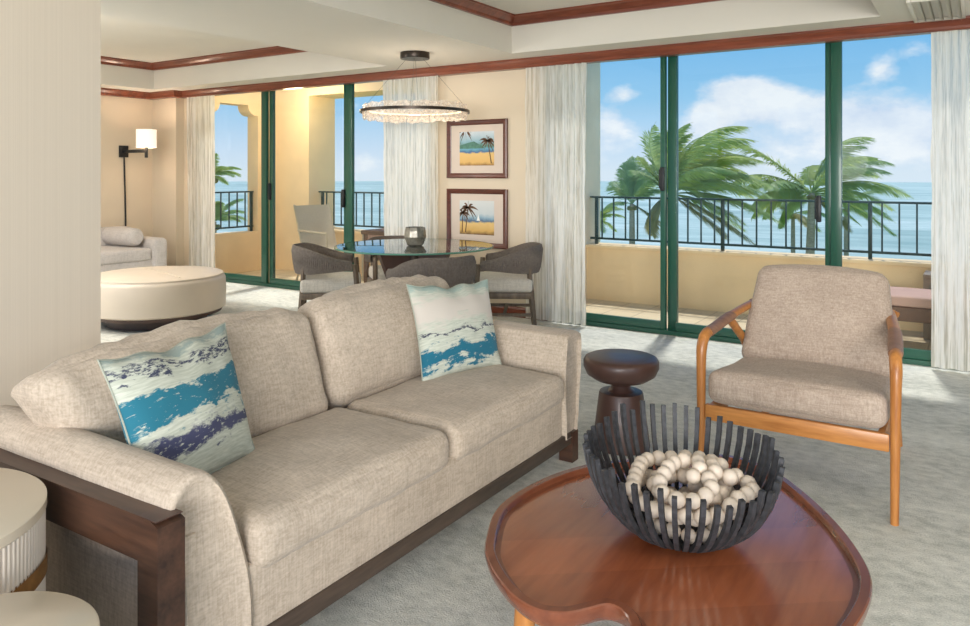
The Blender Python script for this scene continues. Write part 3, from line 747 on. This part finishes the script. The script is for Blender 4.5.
# ---- round ottoman
t = thing('ottoman', 'large round cream leather ottoman on a dark recessed plinth', 'ottoman', (-6.23, 4.13, 0))
R0 = .585
MB().lathe([(R0*.72, 0), (R0*.72, .10)], seg=72).build('plinth', 'darkwood', t)
MB().lathe([(R0*.94, .09), (R0*.96, .125)], seg=72).build('base_ring', 'darkwood', t)
MB().lathe([(R0*.95, .115), (R0, .13), (R0+.004, .26), (R0, .385), (R0-.012, .412), (R0-.035, .425)], seg=96).build('drum', 'cream_leather', t)
MB().lathe([(R0-.02, .418), (R0-.022, .432), (R0-.05, .442), (R0*.6, .452), (.02, .456)], seg=96).build('top_cushion', 'cream_leather', t)
dirv = V3((.97, -.22, 0)); 
MB().tube([dirv*s+V3((0, 0, .4605-.012*(s/(R0*.9))**2)) for s in [(-.9+1.8*i/16)*(R0-.03) for i in range(17)]], .004, 6).build('seam', 'cream_top', t)

# ---- far sofa with bolster
t = thing('sofa', 'pale lilac grey sofa against the far wall below the lamp', 'sofa', (-8.62, 4.7, 0))
F_ = lambda: MB(off=(-8.62, 4.7, 0))
F_().soft((-8.66, 4.55, .21), (.44, 1.0, .13), .02, 8).build('base', 'lavender', t)
F_().soft((-8.98, 4.55, .42), (.12, 1.0, .26), .05, 10).build('back', 'lavender', t)
for y in (5.47, 3.5): F_().soft((-8.64, y, .30), (.46, .10, .27), .055, 12).build('arm', 'lavender', t)
F_().soft((-8.56, 4.98, .385), (.36, .385, .075), .035, 12, puff=(0, 0, .015)).build('seat_cushion', 'lavender', t)
F_().soft((-8.56, 4.06, .385), (.36, .46, .075), .035, 12, puff=(0, 0, .015)).build('seat_cushion', 'lavender', t)
bo = tag(MB(off=(-8.50, 5.13, .47)).tube([(-8.36+dx, 5.25+dy, 0.588) for dx, dy in ((.04, -.0), (.03, 0), (0, 0), (-.1, -.01), (-.3, -.02), (-.5, -.03), (-.53, -.03))], [.03, .085, .105, .11, .11, .10, .04], 24).build('bolster_pillow', 'lavender'), 'lilac grey bolster pillow lying on the far sofa', 'pillow')
bo.location = (-8.50, 5.13, .47)

# ---- swing-arm wall lamp
wl = V3((-9.14, 5.57, 1.62))
t = thing('wall_lamp', 'black swing-arm wall lamp with lit white drum shade', 'wall lamp', wl)
W = lambda: MB(off=wl)
W().box((-9.14, 5.51, 1.55), (-9.115, 5.63, 1.70), bev=.004).build('wall_plate', 'black', t)
mb = W(); mb.box((-9.12, 5.55, 1.605), (-8.64, 5.59, 1.645), bev=.003); mb.box((-8.655, 5.555, 1.54), (-8.625, 5.585, 1.68), bev=.003); mb.build('arm', 'black', t)
W().lathe([(.118, 1.665), (.118, 1.89)], (-8.64, 5.57, 0), 40, cap=False).lathe([(.114, 1.89), (.114, 1.665)], (-8.64, 5.57, 0), 40, cap=False).build('lamp_shade', 'shade', t)
W().tube([(-9.125, 5.575, 1.55), (-9.125, 5.59, 1.0), (-9.125, 5.60, .45)], .010, 8).build('cord_cover', 'black', t)

# ---- framed pictures
def flat(mb, pts, y): return mb.quadmesh([(x, y, z) for x, z in pts], [list(range(len(pts)))])
def painting(label, z0, z1, kind):
    x0, x1 = -4.40, -3.70; xc = (x0+x1)/2; c0 = V3((xc, YW, z0)); t = thing('framed_picture', label, 'picture', c0, 0, 'pair of framed beach pictures')
    mb = MB(off=c0); w = .048
    pr_ = [(0, 0), (.022, 0), (.03, .012), (.024, .03), (.012, w), (0, w)]
    P = [(x0, z0), (x1, z0), (x1, z1), (x0, z1)]; rings = []
    for i, (px, pz) in enumerate(P):
        sx = 1 if px == x0 else -1; sz = 1 if pz == z0 else -1
        rings.append([mb.bm.verts.new(V3((px+sx*d, YW-.004-h, pz+sz*d))-c0) for h, d in pr_])
    for i in range(4):
        a, b_ = rings[i], rings[(i+1) % 4]
        for k in range(len(pr_)): mb.bm.faces.new((a[k], b_[k], b_[(k+1) % len(pr_)], a[(k+1) % len(pr_)]))
    mb.build('frame', 'mahogany_dark', t, angle=30)
    MB(off=c0).box((x0+.03, YW-.012, z0+.03), (x1-.03, YW-.003, z1-.03)).build('mat', 'mat', t, smooth=False)
    aw, ah = .20, .165; zc = (z0+z1)/2+.005; ya = YW-.013
    ax0, ax1, az0, az1 = xc-aw, xc+aw, zc-ah, zc+ah
    m, nt, b = newmat('watercolour_'+kind)
    sp = N(nt, 'ShaderNodeSeparateXYZ'); nt.links.new(coords(nt), sp.inputs[0]); wob = noi(nt, coords(nt), 14, 4)
    h = math_(nt, 'ADD', math_(nt, 'MULTIPLY', math_(nt, 'SUBTRACT', sp.outputs['Z'], az0-z0), 1/(az1-az0)), math_(nt, 'MULTIPLY', math_(nt, 'SUBTRACT', wob, .5), .22))
    if kind == 'bay': st = [(0, srgb(150, 110, 60)), (.1, srgb(222, 178, 104)), (.36, srgb(226, 190, 122)), (.40, srgb(70, 106, 150)), (.5, srgb(110, 170, 190)), (.56, srgb(86, 130, 110)), (.7, srgb(140, 178, 190)), (1, srgb(206, 214, 220))]
    else: st = [(0, srgb(110, 82, 48)), (.12, srgb(214, 172, 96)), (.34, srgb(230, 196, 128)), (.40, srgb(80, 110, 140)), (.5, srgb(150, 180, 196)), (.6, srgb(200, 208, 210)), (1, srgb(214, 216, 214))]
    nt.links.new(ramp(nt, h, st), b.inputs['Base Color']); b.inputs['Roughness'].default_value = .6
    art = MB(off=c0).box((ax0, ya, az0), (ax1, ya+.002, az1)).build('artwork', m, t, smooth=False)
    if 'paint_dark' not in M: M['paint_dark'] = plain('painted_palm', srgb(96, 68, 46), .7, var=.3, scale=40); M['paint_hill'] = plain('painted_hill', srgb(84, 128, 112), .7, var=.2, scale=40); M['paint_sail'] = plain('painted_sail', srgb(240, 240, 236), .7)
    rp = random.Random(kind)
    yy = ya-.001
    def palm(px, pz, bx, n, s):
        mb = MB(off=c0)
        if pz < az1: flat(mb, [(bx-.006, az0+.02), (bx+.006, az0+.02), (px+.004, pz), (px-.004, pz)], yy)
        for k in range(n):
            a = 2*PI*k/n+rp.random()*.4; L = s*(.7+.5*rp.random()); last = None
            q = []
            for i in range(5):
                u = i/4; q.append((px+L*u*math.cos(a), pz+L*u*math.sin(a)-.5*L*u*u))
            wd = [.004, .012, .011, .007, 0]
            for i in range(4):
                a1, a2 = q[i], q[i+1]
                pts = [(a1[0], a1[1]+wd[i]), (a1[0], a1[1]-wd[i]), (a2[0], a2[1]-wd[i+1]), (a2[0], a2[1]+wd[i+1]+.0005)]
                pts = [(min(ax1, max(ax0, x)), min(az1, max(az0, z))) for x, z in pts]
                if len(set(pts)) == 4: flat(mb, pts, yy)
        mb.build('painted_palm', 'paint_dark', art, smooth=False)
    if kind == 'bay': palm(ax1-.07, az1-.09, ax1-.03, 11, .10)
    else: palm(ax0+.10, az1-.07, ax0+.07, 11, .11); palm(ax0+.04, az1-.12, ax0+.03, 9, .08)
    if kind == 'bay':
        palm(ax0+.07, az1+.015, 0, 13, .10)
    if kind == 'bay': flat(MB(off=c0), [(ax0, zc+.0), (ax0, zc+.03), (ax0+.09, zc+.055), (ax0+.17, zc+.07), (ax0+.25, zc+.03), (ax0+.30, zc)], ya-.0006).build('painted_hill', 'paint_hill', art, smooth=False)
    else: flat(MB(off=c0), [(ax0+.2, zc-.03), (ax0+.24, zc-.03), (ax0+.22, zc+.03)], ya-.0006).build('painted_sail', 'paint_sail', art, smooth=False)
painting('upper framed picture of a bay with one palm', 1.30, 1.865, 'bay')
painting('lower framed picture of two palms and a sail', .63, 1.195, 'cove')

# ---- dining table, vase
dt = V3((-3.93, 4.97, 0)); ZD = .745
t = thing('dining_table', 'round glass dining table on a dark pedestal base', 'dining table', dt)
MB().lathe([(.64, ZD-.0145), (.655, ZD-.014), (.655, ZD-.001), (.64, ZD)], seg=96).build('glass_top', 'tableglass', t, angle=30)
MB().lathe([(.655, ZD-.0145), (.661, ZD-.0115), (.661, ZD-.003), (.655, ZD)], seg=96, cap=False).build('glass_edge', 'glassedge', t, angle=60)
for k in range(3):
    a = 2.2+2*PI*k/3; u = V3((math.cos(a), math.sin(a), 0)); w = V3((-u.y, u.x, 0))
    poly = [u*.30+V3((0, 0, 0)), u*.32+V3((0, 0, .02)), u*.20+V3((0, 0, .36)), u*.34+V3((0, 0, .715)), u*.05+V3((0, 0, .715)), u*.03+V3((0, 0, .36)), u*.05]
    MB().extrude_poly([p-w*.03 for p in poly], w*.06).build('pedestal_leg', 'darkwood', t, smooth=False)
MB().lathe([(.065, .0), (.065, .70)], seg=24).build('column', 'bronze', t)
MB().lathe([(.2, .70), (.21, .705), (.21, .722), (.2, .7305)], seg=48).build('support_plate', 'bronze', t)
MB().lathe([(.055, 0), (.072, .012), (.094, .075), (.088, .125), (.082, .155), (.077, .155), (.082, .122), (.086, .075), (.06, .02), (.01, .016)], seg=9).build('pot', 'pot', smooth=False)
pot = bpy.data.objects['pot']; pot.name = 'faceted_vase'; pot.location = (dt.x+.02, dt.y-.02, ZD); tag(pot, 'smoky faceted glass vase standing on the dining table', 'vase')

# ---- dining chairs (back towards local -X)
def dining_chair(label, loc, rz):
    t = thing('dining_chair', label, 'dining chair', loc, rz, 'barrel back dining chairs around the glass table')
    rx_, ry_ = .27, .285
    def band(s):                                 # s in -1..1 round the back
        a = PI+s*math.radians(128); k = abs(s)
        x, y = rx_*math.cos(a)*1.0, ry_*math.sin(a)
        if k > .70: x = rx_*math.cos(PI+math.copysign(.70, s)*math.radians(128))+(k-.70)*.62; y = ry_*math.sin(PI+math.copysign(.70, s)*math.radians(128))*(1+.0*(k-.7))
        e = max(0, min(1, (k-.25)/.75)); e = e*e*(3-2*e)
        return x, y, .735-.115*e, .515+.035*e
    n = 150; mb = MB()
    def fn(u, v):
        s = -1+2*u; x, y, zt, zb = band(s); L = math.hypot(x, y); ox, oy = x/L, y/L
        c_ = [(.016, 0), (.02, .15), (.022, .5), (.02, .85), (.012, .985), (-.002, 1.0), (-.014, .97), (-.016, .5), (-.012, .02)]
        j = int(round(v*8)); o, h = c_[j]; rip = .0035*(1 if int(u*n) % 2 else -1)*(1 if 0 < j < 4 else 0); flare = .03*h*(1-abs(s))
        return (x+ox*(o+rip+flare), y+oy*(o+rip+flare), zb+(zt-zb)*h)
    mb.grid(fn, n, 9); 
    mb.build('back_band', 'rope', t, angle=70)
    tp = []
    for i in range(41):
        s = -1+2*i/40; x, y, zt, zb = band(s); L = math.hypot(x, y); tp.append((x*(1+(.0+.03*(1-abs(s)))/L), y*(1+(.03*(1-abs(s)))/L), zt))
    MB().tube(tp, .012, 8).build('top_edge', 'rope', t)
    for sy in (-1, 1):
        MB().tube([(.255, sy*.262, 0), (.235, sy*.262, .35), (.215, sy*.262, .60)], [.017, .022, .022], 4).build('front_leg', 'greywood', t, smooth=False)
        MB().tube([(-.25, sy*.215, 0), (-.215, sy*.205, .35), (-.20, sy*.205, .58)], [.016, .021, .02], 4).build('rear_leg', 'greywood', t, smooth=False)
        MB().box((-.22, sy*.235-.009, .17), (.235, sy*.235+.009, .195)).build('side_stretcher', 'greywood', t, smooth=False)
    MB().box((-.01, -.23, .172), (.015, .23, .193)).build('cross_stretcher', 'bronze', t, smooth=False)
    MB().box((-.22, -.255, .315), (.245, .255, .365), bev=.006).build('seat_frame', 'greywood', t)
    MB().soft((.015, 0, .42), (.245, .245, .058), .035, 14, puff=(0, 0, .018)).build('seat_cushion', 'chairseat', t)
    return t
ch0 = dining_chair('dining chair seen from its side at the left of the table', (-4.60, 4.66, 0), math.radians(42))
dup(ch0, (-3.40, 4.53, 0), math.radians(153), 'dining chair with its back turned directly behind the sofa')
dup(ch0, (-3.36, 5.50, 0), math.radians(209), 'dining chair below the framed pictures beside the cream curtain')
dup(ch0, (-4.48, 5.43, 0), math.radians(-38), 'dining chair mostly hidden beyond the glass table top')

# ---- ring pendant
pc = V3((-4.10, 5.19, 0)); 
t = thing('ring_pendant', 'ring pendant of rippled glass panels hanging over the dining table', 'pendant lamp', pc+V3((0, 0, ZS)))
Pn = lambda: MB(off=(0, 0, ZS))
Pn().lathe([(.125, 2.345), (.128, 2.35), (.128, 2.405), (.125, 2.41)], seg=48).build('canopy', 'bronze', t)
for k in range(4):
    a = .6+PI/2*k
    Pn().tube([(.07*math.cos(a), .07*math.sin(a), 2.35), (.468*math.cos(a), 0.472*math.sin(a), 1.897)], .0012, 6).build('cable', 'bronze', t)
Pn().lathe([(.468, 1.872), (.478, 1.872), (.478, 1.897), (.468, 1.897), (.468, 1.872)], seg=96, cap=False).build('ring', 'bronze', t, angle=30)
Pn().lathe([(.40, 1.885), (.41, 1.885), (.41, 1.895), (.40, 1.895)], seg=96, cap=False).build('led_strip', 'led', t)
rg_ = random.Random(11); npn = 13
for k in range(npn):
    a0 = 2*PI*k/npn+.01; a1 = 2*PI*(k+1)/npn-.01; zt = 1.935+.014*rg_.random(); zb = 1.828-.014*rg_.random(); ro = .448+.01*rg_.random()
    def fn(u, v, sgn=0):
        a = a0+(a1-a0)*u; w_ = .006*math.sin(u*9+k*2)+.004*math.sin(u*21+k)
        r = ro+.006*math.sin(v*PI)+.006*noise.noise(V3((a*6, v*4, k)))
        return ((r+sgn)*math.cos(a), (r+sgn)*math.sin(a), zb+(zt-zb)*v+w_*(1 if v > .5 else -1))
    ou = [[fn(u/12, v/6) for v in range(7)] for u in range(13)]; inn = [[fn(u/12, v/6, -.014) for v in range(7)] for u in range(13)]
    mb = Pn(); A_ = [[mb.bm.verts.new(V3(p)-mb.off) for p in c_] for c_ in ou]; B_ = [[mb.bm.verts.new(V3(p)-mb.off) for p in c_] for c_ in inn]
    for i in range(12):
        for j in range(6):
            mb.bm.faces.new((A_[i][j], A_[i+1][j], A_[i+1][j+1], A_[i][j+1])); mb.bm.faces.new((B_[i][j], B_[i][j+1], B_[i+1][j+1], B_[i+1][j]))
    for i in range(12):
        for j in (0, 6): mb.bm.faces.new((A_[i][j], A_[i+1][j], B_[i+1][j], B_[i][j]))
    for j in range(6):
        for i in (0, 12): mb.bm.faces.new((A_[i][j], A_[i][j+1], B_[i][j+1], B_[i][j]))
    mb.build('glass_panel', 'lampglass', t, angle=50)

# ---- balcony furniture
t = thing('patio_chair', 'beige sling patio chair on the left balcony behind the dining chair', 'patio chair', (-6.72, 6.85, 0), math.radians(-5))
def sling(u, v):   # v along seat then back
    if v < .45: k = v/.45; x, z = .25-.48*k, .42-.04*k
    else: k = (v-.45)/.55; x, z = -.23-.16*k, .38+.56*k
    return (x, (-.26+.52*u)*(1+.06*(v > .9)), z)
mb = MB(); mb.grid(sling, 10, 24); mb.grid(lambda u, v: (sling(u, v)[0]+.008, sling(u, v)[1], sling(u, v)[2]-.008), 10, 24); mb.build('sling_seat', 'sling', t)
for sy in (-1, 1):
    MB().tube([(.27, sy*.27, 0), (.25, sy*.27, .42), (-.23, sy*.27, .38), (-.40, sy*.27, .95)], .014, 8).build('side_frame', 'sling', t)
    MB().tube([(-.36, sy*.27, 0), (-.2, sy*.27, .40)], .014, 8).build('rear_leg', 'sling', t)
    MB().tube([(.25, sy*.29, .42), (.24, sy*.29, .62), (-.30, sy*.29, .64)], .014, 8).build('armrest', 'sling', t)
t = thing('patio_table', 'brown wicker patio table on the left balcony by the railing', 'patio table', (-5.75, 7.0, 0))
MB().box((-.38, -.28, .62), (.38, .28, .67), bev=.01).build('top', 'wicker', t); MB().box((-.33, -.24, .50), (.33, .24, .62), bev=.004).build('apron', 'wickertop', t)
for sx in (-1, 1):
    for sy in (-1, 1): MB().box((sx*.33-.025, sy*.23-.025, 0), (sx*.33+.025, sy*.23+.025, .62), bev=.004).build('leg', 'wicker', t)
t = thing('patio_bench', 'low wicker patio footstool with pink cushion beyond the right door', 'footstool', (-.2, 6.78, 0))
MB().soft((0, 0, .375), (.42, .27, .04), .02, 8, puff=(0, 0, .01)).build('cushion', 'wickertop', t); MB().box((-.42, -.27, .225), (.42, .27, .335), bev=.012).build('frame', 'wicker', t)
for sx in (-1, 1):
    for sy in (-1, 1): MB().box((sx*.37-.025, sy*.22-.025, 0), (sx*.37+.025, sy*.22+.025, .225)).build('leg', 'wicker', t)
t = thing('patio_side_table', 'small grey patio side table against the parapet by right curtain', 'side table', (-.12, 7.2, 0))
MB().box((-.23, -.15, .50), (.25, .16, .53), bev=.006).build('top', 'outtable', t)
for sx in (-1, 1): MB().box((sx*.2-.03, -.13, 0), (sx*.2+.03, .13, .50), bev=.004).build('side_panel', 'outtable', t)

# ================================================================== PALM TREES
def palm_tree(label, depth, px, py, zs, nf, L, seed, wind=1.0, foot=(0, 0), mat='frond', dirs=None):
    r_ = random.Random(seed); hub = at(depth, (px-485)/FPX*depth, CAM_H-(py-173)/FPX*depth)
    t = thing('palm_tree', label, 'palm tree', (hub.x+foot[0], hub.y+foot[1], -9.7), 0, 'wind-blown palms beyond the balcony')
    top = hub-V3(t.location)
    tr = catmull([(0, 0, 0), top*.4+V3((.05, 0, 0)), top*.75+V3((-foot[0]*.1, 0, 0)), top], 8)
    MB().tube(tr, [.17*zs*(1.25-.65*i/(len(tr)-1)) for i in range(len(tr))], 10).build('trunk', 'trunk', t)
    W = (RGT*.95+FWD*.1).normalized()
    for k in range(nf):
        if dirs: ia, ie, fl = dirs[k % len(dirs)]; ia += r_.uniform(-.18, .18); ie += r_.uniform(-.15, .15)
        else: ia, ie, fl = 2*PI*k/nf+r_.uniform(-.3, .3), r_.uniform(-.2, 1.2), 1
        d = (RGT*math.cos(ia)+FWD*math.sin(ia))*math.cos(ie)+V3((0, 0, math.sin(ie))); Lf = L*fl*r_.uniform(.88, 1.1)
        p = top.copy(); pts = [p.copy()]; ds = []; nseg_ = 18
        for i in range(nseg_):
            s = i/nseg_
            d = (d+W*.075*wind*(.4+s)+V3((0, 0, -.085*(.3+1.2*s)))).normalized()
            p = p+d*Lf/nseg_; pts.append(p.copy()); ds.append(d.copy())
        mb = MB(); mb.tube(pts, [.022*zs*(1-.85*i/nseg_) for i in range(nseg_+1)], 5)
        nl = 96
        for q in range(nl):
            s = .12+.88*q/nl; f = s*nseg_; i = min(nseg_-1, int(f)); base = pts[i].lerp(pts[i+1], f-i); dd = ds[i]
            side = dd.cross(V3((0, 0, 1)));
            if side.length < .1: side = RGT.copy()
            side.normalize()
            ll = Lf*.30*(math.sin(PI*min(1, .15+s*.9))**.6)*r_.uniform(.8, 1.1)
            for sg in (-1, 1):
                e = (side*sg*.75+dd*.75+W*.35*wind+V3((0, 0, -.22+r_.uniform(-.2, .2)))).normalized()
                m1 = base+e*ll*.5+V3((0, 0, -.03*ll)); tip = base+e*ll*.9+(W*.18*wind+V3((0, 0, -.35)))*ll*.5
                wv = dd*(.014*zs+.005)
                mb.quadmesh([base-wv*.6, base+wv*.6, m1+wv, m1-wv, tip], [(0, 1, 2, 3), (3, 2, 4)])
        mb.build('frond', (mat if r_.random() < .6 else 'frond_pale') if ie > -.35 else 'frond_dry', t, smooth=False)
    mbb = MB(); 
    for k in range(5): a = k*1.25; mbb.lathe([(.01, -.09), (.07, -.05), (.08, 0), (.05, .06), (.005, .08)], top+V3((.12*math.cos(a), .12*math.sin(a), -.15)), 8)
    mbb.build('coconuts', 'frond_dry', t)
    return t
R_ = math.radians
up_right = [(.1, 1.15, 1), (.4, .9, 1), (-.3, .95, 1), (0, .65, 1.05), (.6, .5, 1), (-.5, .45, 1), (0, .25, 1.05), (.3, -.1, .95), (-.3, -.35, .9), (2.6, 1.2, .8), (3.3, 1.0, .75), (2.9, .7, .55), (-2.6, 1.2, .8), (1.6, .9, .9), (-1.6, .8, .9), (.1, -.6, .75), (2.9, -.5, .5), (1.2, 1.3, 1), (-1.1, 1.2, 1)]
palm_tree('large dense windswept palm behind the middle door frame', 22, 670, 194, 1.0, 38, 3.1, 5, 1.15, (-.3, .3), 'frond', up_right)
palm_tree('palm with a slim curved trunk nearest the right door post', 26, 812, 193, 1.1, 32, 3.25, 8, 1.0, (-.6, .2), 'frond', [(.2, 1.2, 1), (.5, .8, 1), (-.4, .85, 1), (0, .5, 1.1), (.3, .15, 1), (-.3, -.1, .9), (2.95, .62, .95), (3.3, .5, .9), (2.8, .15, .75), (-2.9, .4, .9), (1.6, 1, .9), (-1.6, .9, .9), (.7, 1.05, 1), (3.1, -.3, .55), (.1, -.6, .6), (-1.2, -.4, .6)])
palm_tree('thin ragged palm farthest to the left beyond the parapet', 28, 632, 204, .9, 15, 2.5, 12, .7, (.1, 0), 'frond_pale', [(.9, 1.3, .9), (1.8, 1.2, .9), (2.6, 1.15, .85), (2.2, .8, .8), (.4, .9, .7), (-1, 1.1, .9), (3.0, .3, .5), (.1, -.3, .8), (-.4, -.6, .7)])
palm_tree('small yellowing palm left of the curved palm trunk', 36, 793, 214, .8, 12, 1.8, 15, .5, (.05, 0), 'frond_dry')
palm_tree('small palm half hidden by the right door post', 36, 846, 207, .8, 12, 2.0, 17, .6, (.1, 0), 'frond_pale')
palm_tree('low palm tip next to the cream curtain and divider wall', 30, 597, 219, .6, 12, 1.3, 19, .6, (0, 0), 'frond')
palm_tree('palm glimpsed through the shaped opening of the left balcony', 24, 212, 176, .7, 12, 1.1, 21, .6, (0, 0), 'frond')
palm_tree('lower palm behind the short railing in the wall opening', 22, 214, 222, .7, 14, 1.1, 23, .3, (0, 0), 'frond_pale')

# ================================================================== SKY, SUN, LAMPS
w = bpy.data.worlds.new('World'); SC.world = w; w.use_nodes = True; nt = w.node_tree; bg = nt.nodes['Background']
tc = N(nt, 'ShaderNodeTexCoord'); sp = N(nt, 'ShaderNodeSeparateXYZ'); nt.links.new(tc.outputs['Generated'], sp.inputs[0])
el = math_(nt, 'ARCSINE', sp.outputs['Z'])                                        # elevation, radians
az = math_(nt, 'ARCTAN2', sp.outputs['X'], sp.outputs['Y'])                       # bearing from the window wall's outward normal, + to the right
sky = ramp(nt, math_(nt, 'MULTIPLY', el, 1/.6, clamp=True), [(0, srgb(212, 226, 240)), (.05, srgb(196, 218, 240)), (.16, srgb(146, 198, 236)), (.36, srgb(92, 172, 230)), (1, srgb(70, 140, 215))])
cv = N(nt, 'ShaderNodeCombineXYZ'); nt.links.new(math_(nt, 'MULTIPLY', az, 1.0), cv.inputs[0]); nt.links.new(math_(nt, 'MULTIPLY', el, 1.7), cv.inputs[1])
c1 = noi(nt, cv.outputs[0], 11, 8, .6); c2 = noi(nt, cv.outputs[0], 3.1, 4, .55)
dens = math_(nt, 'ADD', math_(nt, 'MULTIPLY', c1, 1.25), math_(nt, 'MULTIPLY', c2, .35))
dens = math_(nt, 'ADD', dens, -.96)
def puff_(px, py, rx, ry, k):
    global dens
    a0 = math.atan2(px-485, FPX)-YAW; e0 = math.atan2(173-py, math.hypot(px-485, FPX)); ra = rx/FPX*.8; re = ry/FPX*.85
    qa = math_(nt, 'POWER', math_(nt, 'MULTIPLY', math_(nt, 'SUBTRACT', az, a0), 1/ra), 2.0); qe = math_(nt, 'POWER', math_(nt, 'MULTIPLY', math_(nt, 'SUBTRACT', el, e0), 1/re), 2.0)
    g = math_(nt, 'MULTIPLY', math_(nt, 'EXPONENT', math_(nt, 'MULTIPLY', math_(nt, 'ADD', qa, qe), -.7)), k*1.0)
    dens = math_(nt, 'ADD', dens, g)
for a in ((770, 112, 60, 22, .5), (738, 88, 34, 11, .45), (715, 112, 22, 10, .35), (880, 112, 60, 22, .5), (915, 140, 60, 24, .4), (882, 70, 16, 9, .4), (612, 128, 26, 22, .45), (622, 95, 22, 8, .35), (700, 128, 20, 12, .35), (920, 50, 40, 9, .25), (800, 148, 80, 14, .25), (360, 165, 30, 10, .25), (760, 40, 70, 14, -.25), (830, 66, 40, 10, -.2), (660, 70, 40, 14, -.2)): puff_(*a)
cl = math_(nt, 'MULTIPLY', math_(nt, 'ADD', dens, 0), 3.2, clamp=True)
ccol = ramp(nt, c1, [(.35, srgb(204, 216, 236)), (.62, srgb(240, 243, 248))])
upper = mixc(nt, math_(nt, 'MULTIPLY', cl, .9), sky, ccol)
below = N(nt, 'ShaderNodeMath', operation='LESS_THAN'); nt.links.new(sp.outputs['Z'], below.inputs[0]); below.inputs[1].default_value = -.02
nt.links.new(mixc(nt, below.outputs[0], upper, srgb(190, 200, 200)), bg.inputs['Color']); bg.inputs['Strength'].default_value = .88

def lamp(name, kind, loc, rot, energy, color, **kw):
    l = bpy.data.lights.new(name, kind); l.energy = energy; l.color = color
    for k, v in kw.items(): setattr(l, k, v)
    o = bpy.data.objects.new(name, l); COL.objects.link(o); o.location = loc; o.rotation_euler = rot; return o
sd = V3((-.16, .9, 2.0)).normalized()
s = lamp('sun', 'SUN', (0, 10, 20), (0, 0, 0), 2.6, (1, .96, .9), angle=math.radians(4)); s.rotation_euler = sd.to_track_quat('Z', 'Y').to_euler()
# added unseen fills brighten the interior; balcony, pendant and wall lamps are its own
lamp('added_fill_rear', 'AREA', (2.2, -5.5, 1.5), (R_(86), 0, R_(20)), 620, (1, .97, .93), shape='RECTANGLE', size=4.5, size_y=2.6)  # broad fill added behind the camera, no window is built there
lamp('added_fill_sitting_room', 'POINT', (1.5, 1.2, 1.7), (0, 0, 0), 45, (1, .94, .86), shadow_soft_size=.35)  # unseen fill added for the sitting area, no lamp body
lamp('added_fill_far_room', 'POINT', (-6.3, 2.3, 1.6), (0, 0, 0), 72, (1, .96, .90), shadow_soft_size=.35)  # out-of-frame fill added to lift the far room and its ceiling
lamp('added_fill_dining', 'AREA', (-6.6, 3.0, 2.70), (0, 0, 0), 40, (1, .95, .88), shape='DISK', size=1.4)  # downward fill added over the dining side, no fitting built
lamp('balcony_lamp', 'POINT', (-7.3, 6.75, 2.3), (0, 0, 0), 26, (1, .82, .5), shadow_soft_size=.12)
lamp('added_fill_entry', 'POINT', (-1.7, -.9, 1.5), (0, 0, 0), 10, (1, .95, .88), shadow_soft_size=.3)  # fill added to brighten the sofa's dark side panel, no lamp stands here
lamp('pendant_bulb', 'POINT', (pc.x, pc.y, 1.9), (0, 0, 0), 5, (1, .92, .8), shadow_soft_size=.3)
lamp('wall_lamp_bulb', 'POINT', (-8.64, 5.57, 1.80), (0, 0, 0), 5, (1, .88, .74), shadow_soft_size=.08)

# ================================================================== CAMERA
cam = bpy.data.cameras.new('camera'); co = bpy.data.objects.new('camera', cam); COL.objects.link(co)
co.location = (0, 0, CAM_H); co.rotation_euler = (PI/2, 0, YAW)
cam.sensor_width = 36; cam.lens = FPX/970*36; cam.shift_y = -(313-173)/970; cam.clip_start = .05; cam.clip_end = 3000
SC.camera = co
vs = SC.view_settings; SC.display_settings.display_device = 'sRGB'; vs.view_transform = 'Standard'; vs.look = 'None'; vs.exposure = .33; vs.gamma = 1; vs.use_curve_mapping = False
